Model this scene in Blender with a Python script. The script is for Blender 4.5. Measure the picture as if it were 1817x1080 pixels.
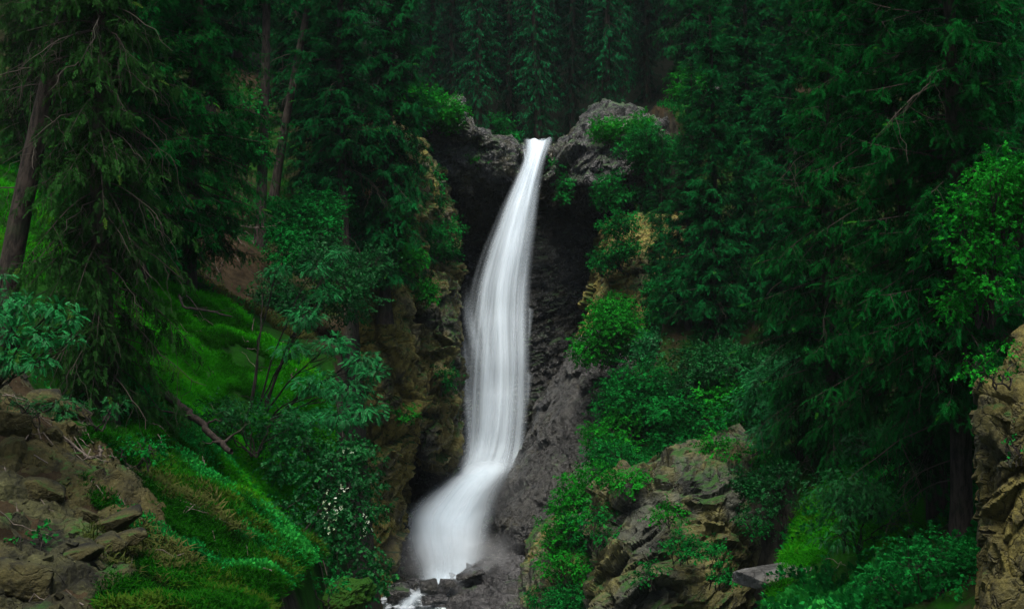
import bpy, math, random
import numpy as np
from mathutils import Vector

for o in list(bpy.data.objects):
    bpy.data.objects.remove(o)
S = bpy.context.scene
COL = S.collection
R = math.radians

# ------------------------------------------------------------------ camera, light, exposure
PITCH = R(2.27)
cam_d = bpy.data.cameras.new("camera")
cam_d.lens = 50.0
cam_d.sensor_width = 36.0
cam_d.clip_start = 0.1
cam_d.clip_end = 1000.0
cam = bpy.data.objects.new("camera", cam_d)
COL.objects.link(cam)
cam.location = (0, 0, 0)
cam.rotation_euler = (R(90) + PITCH, 0, 0)
S.camera = cam

SUN_EL, SUN_AZ = R(70), R(190)          # azimuth measured clockwise from +Y
w = bpy.data.worlds.new("World")
S.world = w
w.use_nodes = True
nt = w.node_tree
bg = nt.nodes["Background"]
sky = nt.nodes.new("ShaderNodeTexSky")
sky.sky_type = 'NISHITA'
sky.sun_disc = False
sky.sun_elevation = SUN_EL
sky.sun_rotation = SUN_AZ
sky.air_density = 1.0
sky.dust_density = 4.0
sky.ozone_density = 1.5
nt.links.new(sky.outputs[0], bg.inputs[0])
bg.inputs[1].default_value = 0.085
sd = bpy.data.lights.new("sun", 'SUN')
sd.energy = 2.8
sd.angle = R(28)
sd.color = (1.0, 0.96, 0.9)
sun = bpy.data.objects.new("sun", sd)
COL.objects.link(sun)
dv = Vector((math.sin(SUN_AZ) * math.cos(SUN_EL), math.cos(SUN_AZ) * math.cos(SUN_EL), math.sin(SUN_EL)))
sun.rotation_euler = dv.to_track_quat('Z', 'Y').to_euler()
sun.location = dv * 80
S.view_settings.view_transform = 'Standard'
S.view_settings.look = 'None'
S.view_settings.exposure = 0.88
S.view_settings.gamma = 1.0
S.render.engine = 'CYCLES'
c = S.cycles
c.use_denoising = True
c.max_bounces = 5
c.diffuse_bounces = 2
c.glossy_bounces = 2
c.transmission_bounces = 2
c.transparent_max_bounces = 24
c.volume_bounces = 0
c.caustics_reflective = False
c.caustics_refractive = False
c.sample_clamp_indirect = 3.0

# ------------------------------------------------------------------ helpers
KPX = 0.72 / 1817.0
CP, SP = math.cos(PITCH), math.sin(PITCH)


def P(px, py, D):
    """world point that stands D metres in front (world y) on the sight line of a measured point of the photograph"""
    a = (px - 908.5) * KPX
    b = (540.0 - py) * KPX
    d = np.array([a, CP - b * SP, SP + b * CP])
    return d * (D / d[1])


def sstep(a, b, x):
    t = np.clip((x - a) / (b - a), 0, 1)
    return t * t * (3 - 2 * t)


def hashf(ix, iy, iz, seed):
    h = (ix.astype(np.int64) * 73856093) ^ (iy.astype(np.int64) * 19349663) ^ (iz.astype(np.int64) * 83492791) ^ (seed * 2654435761 & 0xffffffff)
    h &= 0xffffffff
    h = ((h ^ (h >> 16)) * 0x45d9f3b) & 0xffffffff
    h = ((h ^ (h >> 16)) * 0x45d9f3b) & 0xffffffff
    h = h ^ (h >> 16)
    return (h & 0xffffff) / float(0xffffff)


def vnoise(p, seed=0):
    i = np.floor(p).astype(np.int64)
    f = p - i
    f = f * f * (3 - 2 * f)
    r = 0
    for dx in (0, 1):
        wx = f[:, 0] if dx else 1 - f[:, 0]
        for dy in (0, 1):
            wy = f[:, 1] if dy else 1 - f[:, 1]
            for dz in (0, 1):
                wz = f[:, 2] if dz else 1 - f[:, 2]
                r = r + wx * wy * wz * hashf(i[:, 0] + dx, i[:, 1] + dy, i[:, 2] + dz, seed)
    return r * 2 - 1


def fbm(p, seed=0, octv=4, gain=0.5):
    a, r, q = 1.0, 0, p.copy()
    for k in range(octv):
        r = r + a * vnoise(q, seed + k * 17)
        q = q * 2.03 + 3.1
        a *= gain
    return r


def plates(p, seed=0, tilt=0.9, lift=0.32, crack=0.16):
    """fractured-rock relief: every cell is a tilted plate at a height of its own"""
    i = np.floor(p).astype(np.int64)
    n = len(p)
    best = np.full(n, 1e9)
    sec = np.full(n, 1e9)
    bd = np.zeros((n, 3))
    bi = np.zeros((n, 3), dtype=np.int64)
    for dx in (-1, 0, 1):
        for dy in (-1, 0, 1):
            for dz in (-1, 0, 1):
                j = i + np.array([dx, dy, dz])
                f = np.stack([hashf(j[:, 0], j[:, 1], j[:, 2], seed + s) for s in (1, 2, 3)], 1)
                v = p - (j + f)
                d = (v * v).sum(1)
                m = d < best
                sec = np.where(m, best, np.minimum(sec, d))
                best = np.where(m, d, best)
                bd[m] = v[m]
                bi[m] = j[m]
    rd = np.stack([hashf(bi[:, 0], bi[:, 1], bi[:, 2], seed + s) for s in (4, 5, 6)], 1) * 2 - 1
    rh = hashf(bi[:, 0], bi[:, 1], bi[:, 2], seed + 7) * 2 - 1
    edge = np.sqrt(sec) - np.sqrt(best)
    return tilt * (rd * bd).sum(1) + lift * rh - crack * np.exp(-edge / 0.06)


class MB:
    """collects quads and tubes, links them as one mesh object"""

    def __init__(s):
        s.v, s.f, s.t, s.n = [], [], [], 0

    def add(s, v, f, tint=None):
        v = np.asarray(v, dtype=np.float32).reshape(-1, 3)
        f = np.asarray(f, dtype=np.int64).reshape(-1, 4)
        s.v.append(v)
        s.f.append(f + s.n)
        s.t.append(np.zeros(len(v), np.float32) if tint is None else np.broadcast_to(np.asarray(tint, np.float32), (len(v),)))
        s.n += len(v)

    def grid(s, G, wrap=False, tint=None, flip=False):
        """G: (rows, cols, 3)"""
        r, cc = G.shape[:2]
        idx = np.arange(r * cc).reshape(r, cc)
        if wrap:
            idx = np.concatenate([idx, idx[:, :1]], 1)
        q = np.stack([idx[:-1, :-1], idx[:-1, 1:], idx[1:, 1:], idx[1:, :-1]], -1).reshape(-1, 4)
        if flip:
            q = q[:, ::-1]
        s.add(G.reshape(-1, 3), q, None if tint is None else np.asarray(tint).reshape(-1))

    def tube(s, pts, rad, sides=6, tint=None):
        pts = np.asarray(pts, float)
        rad = np.broadcast_to(np.asarray(rad, float), (len(pts),))
        T = np.gradient(pts, axis=0)
        T /= np.linalg.norm(T, axis=1, keepdims=True) + 1e-9
        ref = np.array([0.31, 0.95, 0.05]) if abs(T[:, 2]).mean() > 0.6 else np.array([0.05, 0.1, 1.0])
        A = np.cross(T, ref)
        A /= np.linalg.norm(A, axis=1, keepdims=True) + 1e-9
        B = np.cross(T, A)
        th = np.arange(sides) * 2 * np.pi / sides
        G = pts[:, None] + rad[:, None, None] * (np.cos(th)[None, :, None] * A[:, None] + np.sin(th)[None, :, None] * B[:, None])
        s.grid(G, wrap=True, tint=None if tint is None else np.full(G.shape[:2], tint))

    def mesh(s, name, smooth=False):
        v = np.concatenate(s.v)
        f = np.concatenate(s.f)
        me = bpy.data.meshes.new(name)
        me.vertices.add(len(v))
        me.vertices.foreach_set("co", v.ravel())
        me.loops.add(f.size)
        me.loops.foreach_set("vertex_index", f.ravel().astype(np.int32))
        me.polygons.add(len(f))
        me.polygons.foreach_set("loop_start", np.arange(0, f.size, 4, dtype=np.int32))
        me.polygons.foreach_set("loop_total", np.full(len(f), 4, dtype=np.int32))
        me.polygons.foreach_set("use_smooth", np.full(len(f), smooth))
        at = me.attributes.new("tint", 'FLOAT', 'POINT')
        at.data.foreach_set("value", np.concatenate(s.t).astype(np.float32))
        me.update(calc_edges=True)
        return me

    def build(s, name, mat, parent=None, smooth=False, loc=None):
        if loc is not None:
            for k in range(len(s.v)):
                s.v[k] = s.v[k] - np.asarray(loc, np.float32)
        o = bpy.data.objects.new(name, s.mesh(name, smooth))
        o.data.materials.append(mat)
        COL.objects.link(o)
        if parent:
            o.parent = parent
        if loc is not None:
            o.location = loc
        return o


def tag(o, label=None, cat=None, group=None, kind=None):
    if label: o["label"] = label
    if cat: o["category"] = cat
    if group: o["group"] = group
    if kind: o["kind"] = kind
    return o


def empty(name, loc, rz=0.0):
    o = bpy.data.objects.new(name, None)
    o.empty_display_size = 0.2
    o.location = loc
    o.rotation_euler = (0, 0, rz)
    COL.objects.link(o)
    return o


# ------------------------------------------------------------------ materials
class NT:
    def __init__(s, name):
        s.m = bpy.data.materials.new(name)
        s.m.use_nodes = True
        s.t = s.m.node_tree
        s.t.nodes.clear()
        s.out = s.t.nodes.new("ShaderNodeOutputMaterial")

    def n(s, typ, **kw):
        nd = s.t.nodes.new("ShaderNode" + typ)
        for k, v in kw.items():
            setattr(nd, k, v)
        return nd

    def l(s, a, b):
        s.t.links.new(a, b)

    def noise(s, vec, scale, detail=4, rough=0.55, dist=0.0):
        nd = s.n("TexNoise")
        nd.inputs["Scale"].default_value = scale
        nd.inputs["Detail"].default_value = detail
        nd.inputs["Roughness"].default_value = rough
        nd.inputs["Distortion"].default_value = dist
        s.l(vec, nd.inputs["Vector"])
        return nd.outputs["Fac"]

    def ramp(s, fac, a, b):
        nd = s.n("MapRange")
        nd.interpolation_type = 'SMOOTHSTEP'
        nd.inputs[1].default_value = a
        nd.inputs[2].default_value = b
        s.l(fac, nd.inputs[0])
        return nd.outputs[0]

    def math(s, op, a, b=None):
        nd = s.n("Math", operation=op)
        for k, x in enumerate((a, b)):
            if x is None: continue
            if isinstance(x, (int, float)): nd.inputs[k].default_value = x
            else: s.l(x, nd.inputs[k])
        return nd.outputs[0]

    def mix(s, fac, a, b):
        nd = s.n("Mix", data_type='RGBA')
        for k, x in ((0, fac), (6, a), (7, b)):
            if isinstance(x, (int, float)): nd.inputs[k].default_value = x
            elif isinstance(x, tuple): nd.inputs[k].default_value = (*x, 1)
            else: s.l(x, nd.inputs[k])
        return nd.outputs[2]

    def coord(s, which="Object"):
        return s.n("TexCoord").outputs[which]

    def attr(s, name):
        nd = s.n("Attribute")
        nd.attribute_name = name
        return nd.outputs["Fac"]

    def scaled(s, vec, sc):
        nd = s.n("Mapping")
        nd.inputs["Scale"].default_value = sc
        s.l(vec, nd.inputs["Vector"])
        return nd.outputs[0]

    def bsdf(s, col, rough=0.6, spec=0.5, bump=None, bstr=0.5, bdist=0.05):
        b = s.n("BsdfPrincipled")
        if isinstance(col, tuple): b.inputs["Base Color"].default_value = (*col, 1)
        else: s.l(col, b.inputs["Base Color"])
        if isinstance(rough, (int, float)): b.inputs["Roughness"].default_value = rough
        else: s.l(rough, b.inputs["Roughness"])
        b.inputs["Specular IOR Level"].default_value = spec
        if bump is not None:
            bn = s.n("Bump")
            bn.inputs["Strength"].default_value = bstr
            bn.inputs["Distance"].default_value = bdist
            s.l(bump, bn.inputs["Height"])
            s.l(bn.outputs[0], b.inputs["Normal"])
        return b.outputs[0]

    def finish(s, sh):
        s.l(sh, s.out.inputs["Surface"])
        return s.m


def rock_mat(name, dark, light, ochre, ochre_amt=0.3, moss_amt=0.4, rough=0.6, spec=0.5, bstr=0.7, strat=1.0, jt=0.5):
    t = NT(name)
    v = t.coord()
    vs = t.scaled(v, (1, 1, strat))
    col = t.mix(t.ramp(t.noise(vs, 1.3, 6, 0.65), 0.35, 0.68), dark, light)
    oc = t.ramp(t.noise(vs, 0.45, 5, 0.6), 0.62 - ochre_amt * 0.5, 0.78 - ochre_amt * 0.5)
    col = t.mix(oc, col, t.mix(t.ramp(t.noise(v, 3.0, 5, 0.7), 0.35, 0.65), ochre, tuple(x * 0.55 for x in ochre)))
    sp = t.ramp(t.noise(v, 14.0, 4, 0.75), 0.56, 0.68)
    col = t.mix(t.math('MULTIPLY', sp, 0.35), col, tuple(min(1, x * 2.0 + 0.02) for x in light))
    vo = t.n("TexVoronoi", feature='DISTANCE_TO_EDGE')
    vo.inputs["Scale"].default_value = 1.5
    wv = t.n("VectorMath", operation='ADD')
    sn = t.n("VectorMath", operation='SCALE')
    nz = t.n("TexNoise")
    nz.inputs["Scale"].default_value = 1.6
    nz.inputs["Detail"].default_value = 5
    t.l(vs, nz.inputs["Vector"])
    t.l(nz.outputs["Color"], sn.inputs[0])
    sn.inputs["Scale"].default_value = 0.9
    t.l(vs, wv.inputs[0])
    t.l(sn.outputs[0], wv.inputs[1])
    t.l(wv.outputs[0], vo.inputs["Vector"])
    joint = t.ramp(vo.outputs["Distance"], 0.03, 0.0)
    col = t.mix(t.math('MULTIPLY', joint, jt), col, tuple(x * 0.25 for x in dark))
    dk = t.ramp(t.noise(vs, 5.0, 5, 0.7), 0.5, 0.36)
    col = t.mix(t.math('MULTIPLY', dk, 0.6), col, tuple(x * 0.4 for x in dark))
    sx = t.n("SeparateXYZ")
    t.l(t.n("NewGeometry").outputs["Normal"], sx.inputs[0])
    up = t.ramp(sx.outputs["Z"], 0.75 - moss_amt * 0.7, 1.05 - moss_amt * 0.7)
    mm = t.math('MULTIPLY', up, t.ramp(t.noise(v, 1.1, 5, 0.65), 0.62 - moss_amt * 0.35, 0.74 - moss_amt * 0.35))
    mcol = t.mix(t.noise(v, 5.0, 3), (0.006, 0.045, 0.004), (0.03, 0.085, 0.008))
    col = t.mix(mm, col, mcol)
    ro = t.math('ADD', t.math('MULTIPLY', t.noise(v, 6.0, 3), 0.3), rough - 0.15)
    ro = t.math('MAXIMUM', ro, t.math('MULTIPLY', mm, 0.9))
    h = t.math('ADD', t.noise(vs, 7.0, 8, 0.7), t.math('MULTIPLY', t.noise(vs, 2.2, 4, 0.6), 1.5))
    h = t.math('SUBTRACT', h, t.math('MULTIPLY', joint, jt * 1.2))
    return t.finish(t.bsdf(col, ro, spec, h, bstr, 0.16))


def leaf_mat(name, dark, light, tip, rough=0.65, spec=0.05, trans=0.25):
    t = NT(name)
    a = t.attr("tint")
    v = t.coord()
    n = t.noise(v, 0.9, 3)
    f = t.math('ADD', t.math('MULTIPLY', a, 0.7), t.math('MULTIPLY', t.ramp(n, 0.3, 0.7), 0.3))
    col = t.mix(t.ramp(f, 0.1, 0.75), dark, light)
    col = t.mix(t.ramp(a, 0.9, 1.0), col, tip)
    if spec < 0.1:
        df = t.n("BsdfDiffuse")
        t.l(col, df.inputs[0])
        b = df.outputs[0]
    else:
        b = t.bsdf(col, rough, spec)
    tr = t.n("BsdfTranslucent")
    t.l(col, tr.inputs[0])
    mx = t.n("MixShader")
    mx.inputs[0].default_value = trans
    t.l(b, mx.inputs[1])
    t.l(tr.outputs[0], mx.inputs[2])
    return t.finish(mx.outputs[0])


def bark_mat(name, a, b, moss=0.0):
    t = NT(name)
    v = t.coord()
    vs = t.scaled(v, (1, 1, 0.25))
    n = t.noise(vs, 14, 6, 0.7)
    col = t.mix(t.ramp(n, 0.35, 0.65), a, b)
    col = t.mix(t.math('MULTIPLY', t.attr("tint"), 0.8), col, (0.050, 0.042, 0.031))
    if moss:
        col = t.mix(t.math('MULTIPLY', t.ramp(t.noise(v, 1.5, 4), 0.5, 0.65), moss), col, (0.012, 0.04, 0.008))
    return t.finish(t.bsdf(col, 0.85, 0.2, n, 1.0, 0.03))


M = {}
M['bark'] = bark_mat("spruce bark", (0.009, 0.007, 0.005), (0.048, 0.037, 0.028), 0.3)
M['bark_pale'] = bark_mat("pale grey bark", (0.07, 0.065, 0.055), (0.22, 0.21, 0.18), 0.2)
M['bark_dark'] = bark_mat("dark wet bark", (0.008, 0.007, 0.006), (0.035, 0.028, 0.022), 0.2)
M['twig'] = bark_mat("dead grey twig", (0.05, 0.04, 0.03), (0.15, 0.125, 0.10))
M['needle_far'] = leaf_mat("far spruce needles", (0.003, 0.032, 0.012), (0.011, 0.175, 0.055), (0.014, 0.19, 0.06))  # brighter copy: sunlight on the front spruces is painted into the green
M['needle_far_dark'] = leaf_mat("shaded far spruce needles", (0.0015, 0.012, 0.006), (0.004, 0.045, 0.020), (0.006, 0.06, 0.024))  # darker copy of the far needles, shade painted into the colour
M['needle'] = leaf_mat("spruce needles", (0.0015, 0.014, 0.004), (0.006, 0.115, 0.024), (0.03, 0.14, 0.014))
M['needle_near'] = leaf_mat("dark spruce needles", (0.001, 0.011, 0.002), (0.005, 0.095, 0.014), (0.028, 0.13, 0.008))
M['needle_olive'] = leaf_mat("olive spruce needles", (0.006, 0.018, 0.004), (0.022, 0.085, 0.016), (0.05, 0.10, 0.012))
M['needle_dry'] = leaf_mat("withered needles", (0.03, 0.025, 0.010), (0.09, 0.07, 0.022), (0.12, 0.08, 0.02))
M['rowan'] = leaf_mat("rowan leaves", (0.004, 0.060, 0.015), (0.013, 0.23, 0.050), (0.024, 0.30, 0.07), 0.5, 0.16)
M['leaf'] = leaf_mat("green leaves", (0.003, 0.050, 0.009), (0.010, 0.20, 0.030), (0.025, 0.28, 0.036), 0.55, 0.05)
M['leaf_bright'] = leaf_mat("bright green leaves", (0.004, 0.075, 0.005), (0.016, 0.26, 0.018), (0.035, 0.32, 0.02), 0.55, 0.05)
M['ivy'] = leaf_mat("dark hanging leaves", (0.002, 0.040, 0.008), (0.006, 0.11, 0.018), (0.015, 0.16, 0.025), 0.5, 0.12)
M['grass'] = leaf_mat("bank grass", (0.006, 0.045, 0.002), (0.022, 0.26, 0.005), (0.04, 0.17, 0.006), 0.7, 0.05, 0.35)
M['grass_low'] = leaf_mat("shaded bank grass", (0.003, 0.012, 0.002), (0.009, 0.085, 0.004), (0.04, 0.085, 0.008), 0.7, 0.05, 0.35)  # darker copy of the bank grass, its shade put into the green
M['grass_dry'] = leaf_mat("dry grass", (0.02, 0.035, 0.007), (0.07, 0.085, 0.022), (0.10, 0.10, 0.03), 0.7, 0.05, 0.35)
M['flower'] = leaf_mat("white blossom", (0.30, 0.42, 0.22), (0.6, 0.7, 0.5), (0.75, 0.8, 0.65), 0.6, 0.2, 0.2)

M['rock_ochre'] = rock_mat("ochre cliff rock", (0.022, 0.022, 0.012), (0.13, 0.122, 0.062), (0.25, 0.21, 0.045), 0.5, 0.55, 0.7, 0.3)
M['rock_face'] = rock_mat("yellow fractured rock", (0.013, 0.013, 0.007), (0.060, 0.060, 0.025), (0.13, 0.11, 0.022), 0.55, 0.4, 0.7, 0.3)
M['rock_mixed'] = rock_mat("grey and ochre cliff rock", (0.015, 0.016, 0.011), (0.10, 0.10, 0.075), (0.20, 0.17, 0.042), 0.42, 0.65, 0.6, 0.4)
M['rock_wet'] = rock_mat("wet dark rock", (0.009, 0.0095, 0.008), (0.070, 0.072, 0.064), (0.05, 0.042, 0.018), 0.25, 0.45, 0.24, 1.0, 0.9, 2.2)
M['rock_lip'] = rock_mat("wet grey rock", (0.007, 0.0075, 0.0065), (0.048, 0.050, 0.045), (0.06, 0.056, 0.017), 0.26, 0.55, 0.26, 1.0, 0.9, 1.6)
M['rock_dome'] = rock_mat("speckled dark rock", (0.007, 0.0072, 0.006), (0.044, 0.044, 0.035), (0.05, 0.044, 0.018), 0.2, 0.22, 0.32, 1.0, 1.0)
M['rock_crag'] = rock_mat("blocky grey green rock", (0.010, 0.012, 0.008), (0.092, 0.098, 0.070), (0.14, 0.13, 0.034), 0.42, 0.5, 0.55, 0.4)
M['rock_far'] = rock_mat("pale far cliff", (0.07, 0.07, 0.07), (0.22, 0.22, 0.215), (0.1, 0.095, 0.06), 0.1, 0.1, 0.7, 0.3)
M['rock_apron'] = rock_mat("wet apron rock", (0.010, 0.010, 0.010), (0.075, 0.074, 0.074), (0.04, 0.036, 0.02), 0.2, 0.12, 0.24, 1.0, 0.9, 1.6)
M['rock_slab'] = rock_mat("pale slab rock", (0.05, 0.05, 0.045), (0.15, 0.15, 0.14), (0.1, 0.09, 0.05), 0.2, 0.2, 0.6, 0.4)
M['moss'] = rock_mat("moss cushion", (0.008, 0.035, 0.003), (0.02, 0.085, 0.006), (0.035, 0.05, 0.006), 0.3, 0.95, 0.9, 0.1)
M['rock_bank'] = rock_mat("earthy bank rock", (0.008, 0.0082, 0.0032), (0.066, 0.067, 0.022), (0.068, 0.058, 0.014), 0.42, 0.3, 0.75, 0.25, jt=0.15)


def ground_mat():
    t = NT("forest floor")
    v = t.coord()
    g = t.attr("tint")
    soil = t.mix(t.ramp(t.noise(v, 2.5, 6, 0.7), 0.3, 0.7), (0.012, 0.009, 0.005), (0.045, 0.033, 0.018))
    green = t.mix(t.ramp(t.noise(v, 1.6, 5, 0.7), 0.3, 0.7), (0.003, 0.016, 0.002), (0.008, 0.055, 0.003))
    sx = t.n("SeparateXYZ")
    t.l(t.n("NewGeometry").outputs["Normal"], sx.inputs[0])
    soil = t.mix(t.ramp(g, -0.4, -0.9), soil, (0.006, 0.008, 0.005))
    stone = t.mix(t.ramp(t.noise(v, 2.0, 7, 0.7), 0.35, 0.7), (0.009, 0.009, 0.007), (0.05, 0.048, 0.034))
    soil = t.mix(t.ramp(sx.outputs["Z"], 0.62, 0.42), soil, stone)
    g = t.math('SUBTRACT', g, t.math('MULTIPLY', t.ramp(sx.outputs["Z"], 0.66, 0.46), 0.35))
    m = t.ramp(t.math('ADD', g, t.math('MULTIPLY', t.noise(v, 0.8, 5, 0.7), 0.6)), 0.62, 0.85)
    return t.finish(t.bsdf(t.mix(m, soil, green), 0.95, 0.04, t.noise(v, 6, 6, 0.7), 0.8, 0.08))


M['ground'] = ground_mat()


def water_mat(name, su, sv, lo, hi, gain, edge=0.10, seed=0.0, vfade=(0.0, 0.0)):
    """white water: streaks run down the fall (UV v), thin at the borders"""
    t = NT(name)
    uv = t.n("UVMap").outputs[0]
    sx = t.n("SeparateXYZ")
    t.l(uv, sx.inputs[0])
    u, v = sx.outputs[0], sx.outputs[1]
    mp = t.n("Mapping")
    mp.inputs["Scale"].default_value = (su, sv, 1)
    mp.inputs["Location"].default_value = (seed, seed * 1.7, seed)
    t.l(uv, mp.inputs["Vector"])
    mp2 = t.n("Mapping")
    mp2.inputs["Scale"].default_value = (su * 0.25, sv * 1.6, 1)
    mp2.inputs["Location"].default_value = (seed * 2.1, seed, 0)
    t.l(uv, mp2.inputs["Vector"])
    n1 = t.noise(mp.outputs[0], 1.0, 3, 0.5)
    n2 = t.noise(mp2.outputs[0], 1.0, 2, 0.5)
    st = t.math('ADD', t.math('MULTIPLY', n1, 0.5), t.math('MULTIPLY', n2, 0.5))
    a = t.math('MULTIPLY', t.ramp(st, lo, hi), gain)
    # ragged thin borders
    e = t.math('MULTIPLY', t.ramp(t.math('SUBTRACT', u, t.math('MULTIPLY', n2, edge * 0.8)), 0.0, edge),
               t.ramp(t.math('SUBTRACT', t.math('SUBTRACT', 1.0, u), t.math('MULTIPLY', n2, edge * 0.8)), 0.0, edge))
    a = t.math('MULTIPLY', a, e)
    if vfade[0]:
        a = t.math('MULTIPLY', a, t.ramp(v, 0.0, vfade[0]))
    if vfade[1]:
        a = t.math('MULTIPLY', a, t.ramp(t.math('SUBTRACT', 1.0, v), 0.0, vfade[1]))
    b = t.bsdf((0.77, 0.88, 0.95), 0.6, 0.2)
    tl = t.n("BsdfTranslucent")
    tl.inputs[0].default_value = (0.77, 0.88, 0.95, 1)
    m0 = t.n("MixShader")
    m0.inputs[0].default_value = 0.12
    t.l(b, m0.inputs[1])
    t.l(tl.outputs[0], m0.inputs[2])
    tr = t.n("BsdfTransparent")
    mx = t.n("MixShader")
    t.l(a, mx.inputs[0])
    t.l(tr.outputs[0], mx.inputs[1])
    t.l(m0.outputs[0], mx.inputs[2])
    return t.finish(mx.outputs[0])


# ------------------------------------------------------------------ terrain
CPX = [  # measured on the photograph: px, py, metres in front
    (0, 1080, 16), (280, 1080, 17), (0, 680, 21), (230, 800, 22), (450, 900, 24), (650, 1060, 25),
    (300, 550, 30), (450, 620, 30), (640, 800, 29), (0, 480, 29), (100, 250, 40), (300, 430, 38),
    (450, 420, 42), (600, 480, 44), (640, 240, 53), (520, 330, 50), (0, 150, 50), (250, 150, 58),
    (640, 1000, 27), (660, 700, 34), (650, 560, 42),
    (1400, 950, 31), (1600, 880, 30), (1500, 1060, 27), (1680, 950, 26), (1450, 720, 38), (1300, 760, 42),
    (1150, 680, 48), (1200, 420, 55), (1260, 200, 62), (1110, 195, 62), (1700, 640, 36), (1800, 300, 46),
    (1420, 420, 52), (1500, 200, 60), (1100, 880, 42), (1000, 960, 43), (1250, 850, 39), (1750, 1060, 22),
    (800, 225, 66), (950, 258, 70), (1080, 240, 70), (860, 250, 70),
]
CPW = [(-40, 100, 44), (0, 100, 21), (40, 100, 46), (0, 140, 48), (-50, 140, 72), (50, 140, 72), (0.9, 63.5, 9.2),
       (-3, 65, 9.8), (4.5, 65, 10.8), (-20, 20, 2.5), (-32, 40, 14), (-42, 64, 28), (9, 19, -5.0), (20, 30, 3),
       (32, 45, 14), (42, 64, 28), (-8, 5, -3.2), (0, 0, -2.2), (0, 8, -3.5), (8, 6, -5.5), (16, 10, -5), (-20, 0, -1),
       (25, 0, 0), (-30, 170, 85), (30, 170, 85), (0, 170, 70), (-15, 85, 24), (15, 85, 24), (-70, 80, 55), (70, 80, 55), (-60, 0, 20), (60, 0, 20)]
cp = np.array([list(P(*q)) for q in CPX] + [list(map(float, q)) for q in CPW])
_d = np.linalg.norm(cp[:, None, :2] - cp[None, :, :2], axis=2)
_w = np.linalg.solve(_d + np.eye(len(cp)) * 0.4, cp[:, 2] - cp[:, 2].mean())


def lerp_tab(x, tab, k):
    tab = np.array(tab, float)
    return np.interp(x, tab[:, 0], tab[:, k])


GORGE = [(0, -2.0, 2.0, -9), (20, -2.2, 1.6, -9.6), (25, -2.35, 3.4, -9.5), (29, -2.75, 4.4, -9.3), (33, -3.1, 5.9, -9.1), (36, -3.4, 5.4, -9.0), (39, -3.7, 3.7, -8.8), (46, -4.3, 3.0, -8.4),
         (50, -4.8, 4.3, -8.3), (54, -5.2, 5.6, -8.2), (58, -5.2, 6.6, -8.1), (66, -4.5, 5.4, -7.9)]
STREAM = [(0, -2.0, 2.0, -9), (20, -2.2, 1.2, -9.6), (29, -2.75, 0.9, -9.3), (46, -4.3, 0.6, -8.4), (54, -5.2, 1.2, -8.2), (62, -4.5, 2.4, -7.9)]


def hz(x, y, detail=True):
    x = np.atleast_1d(np.asarray(x, float))
    y = np.atleast_1d(np.asarray(y, float))
    z = np.full(x.shape, cp[:, 2].mean())
    for k in range(len(cp)):
        z = z + _w[k] * np.hypot(x - cp[k, 0], y - cp[k, 1])
    if detail:
        p = np.stack([x, y, np.zeros_like(x)], 1)
        z = z + 0.28 * fbm(p * 0.35, 5, 3) + 0.13 * fbm(p * 1.5, 9, 3)
    xl, xr, zf = (lerp_tab(y, GORGE, k) for k in (1, 2, 3))
    f = sstep(-1.0, 0.25, x - xl) * sstep(-1.0, 0.25, xr - x) * sstep(8, 18, y) * (1 - sstep(65.0, 65.8, y))
    return z * (1 - f) + np.minimum(zf, z) * f


def h1(x, y):
    return float(hz(x, y)[0])


def hit(px, py, d0=14.0, d1=75.0):
    """where the sight line of a measured point meets the bare ground"""
    D = np.arange(d0, d1, 0.1)
    u = P(px, py, 1.0)
    q = D[:, None] * u
    below = q[:, 2] < hz(q[:, 0], q[:, 1], False)
    k = int(np.argmax(below)) if below.any() else len(D) - 1
    return q[k]


def graded(lo, hi, segs):
    out = []
    for a, b, st in segs:
        out.append(np.arange(a, b, st))
    return np.concatenate(out + [[hi]])


gx = graded(-75, 75, [(-75, -16, 1.5), (-16, 16, 0.2), (16, 75, 1.5)])
gy = graded(-6, 175, [(-6, 14, 0.8), (14, 64, 0.2), (64, 110, 0.7), (110, 175, 2.5)])
XX, YY = np.meshgrid(gx, gy)
ZZ = hz(XX.ravel(), YY.ravel()).reshape(XX.shape)


def grassy(x, y):
    """where the banks are green: 1 grass, 0 bare soil"""
    g = np.full(x.shape, 0.45)
    for (px, py, D, r, a) in ((400, 640, 28, 3.4, 0.6), (330, 800, 24, 2.0, 0.6), (420, 900, 24, 2.0, 0.5), (120, 330, 36, 5, 0.4), (380, 440, 38, 3.0, -0.5),
                              (90, 900, 19, 2.2, -0.5), (430, 1020, 21, 1.8, 0.5), (330, 1060, 18.5, 0.9, 0.6), (560, 1040, 23, 1.6, 0.4), (1480, 900, 30, 3, 0.5), (1560, 850, 31, 3, 0.3), (1500, 1040, 27, 1.6, -0.3), (1050, 950, 42, 3, 0.4)):
        q = P(px, py, D)
        g += a * np.exp(-(((x - q[0]) ** 2 + (y - q[1]) ** 2) / r ** 2))
    return g - 1.6 * sstep(62, 68, y)


mb = MB()
mb.grid(np.stack([XX, YY, ZZ], -1), tint=grassy(XX, YY))
tag(mb.build("hillside", M['ground'], smooth=True), kind="structure")

# ------------------------------------------------------------------ rocks


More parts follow.
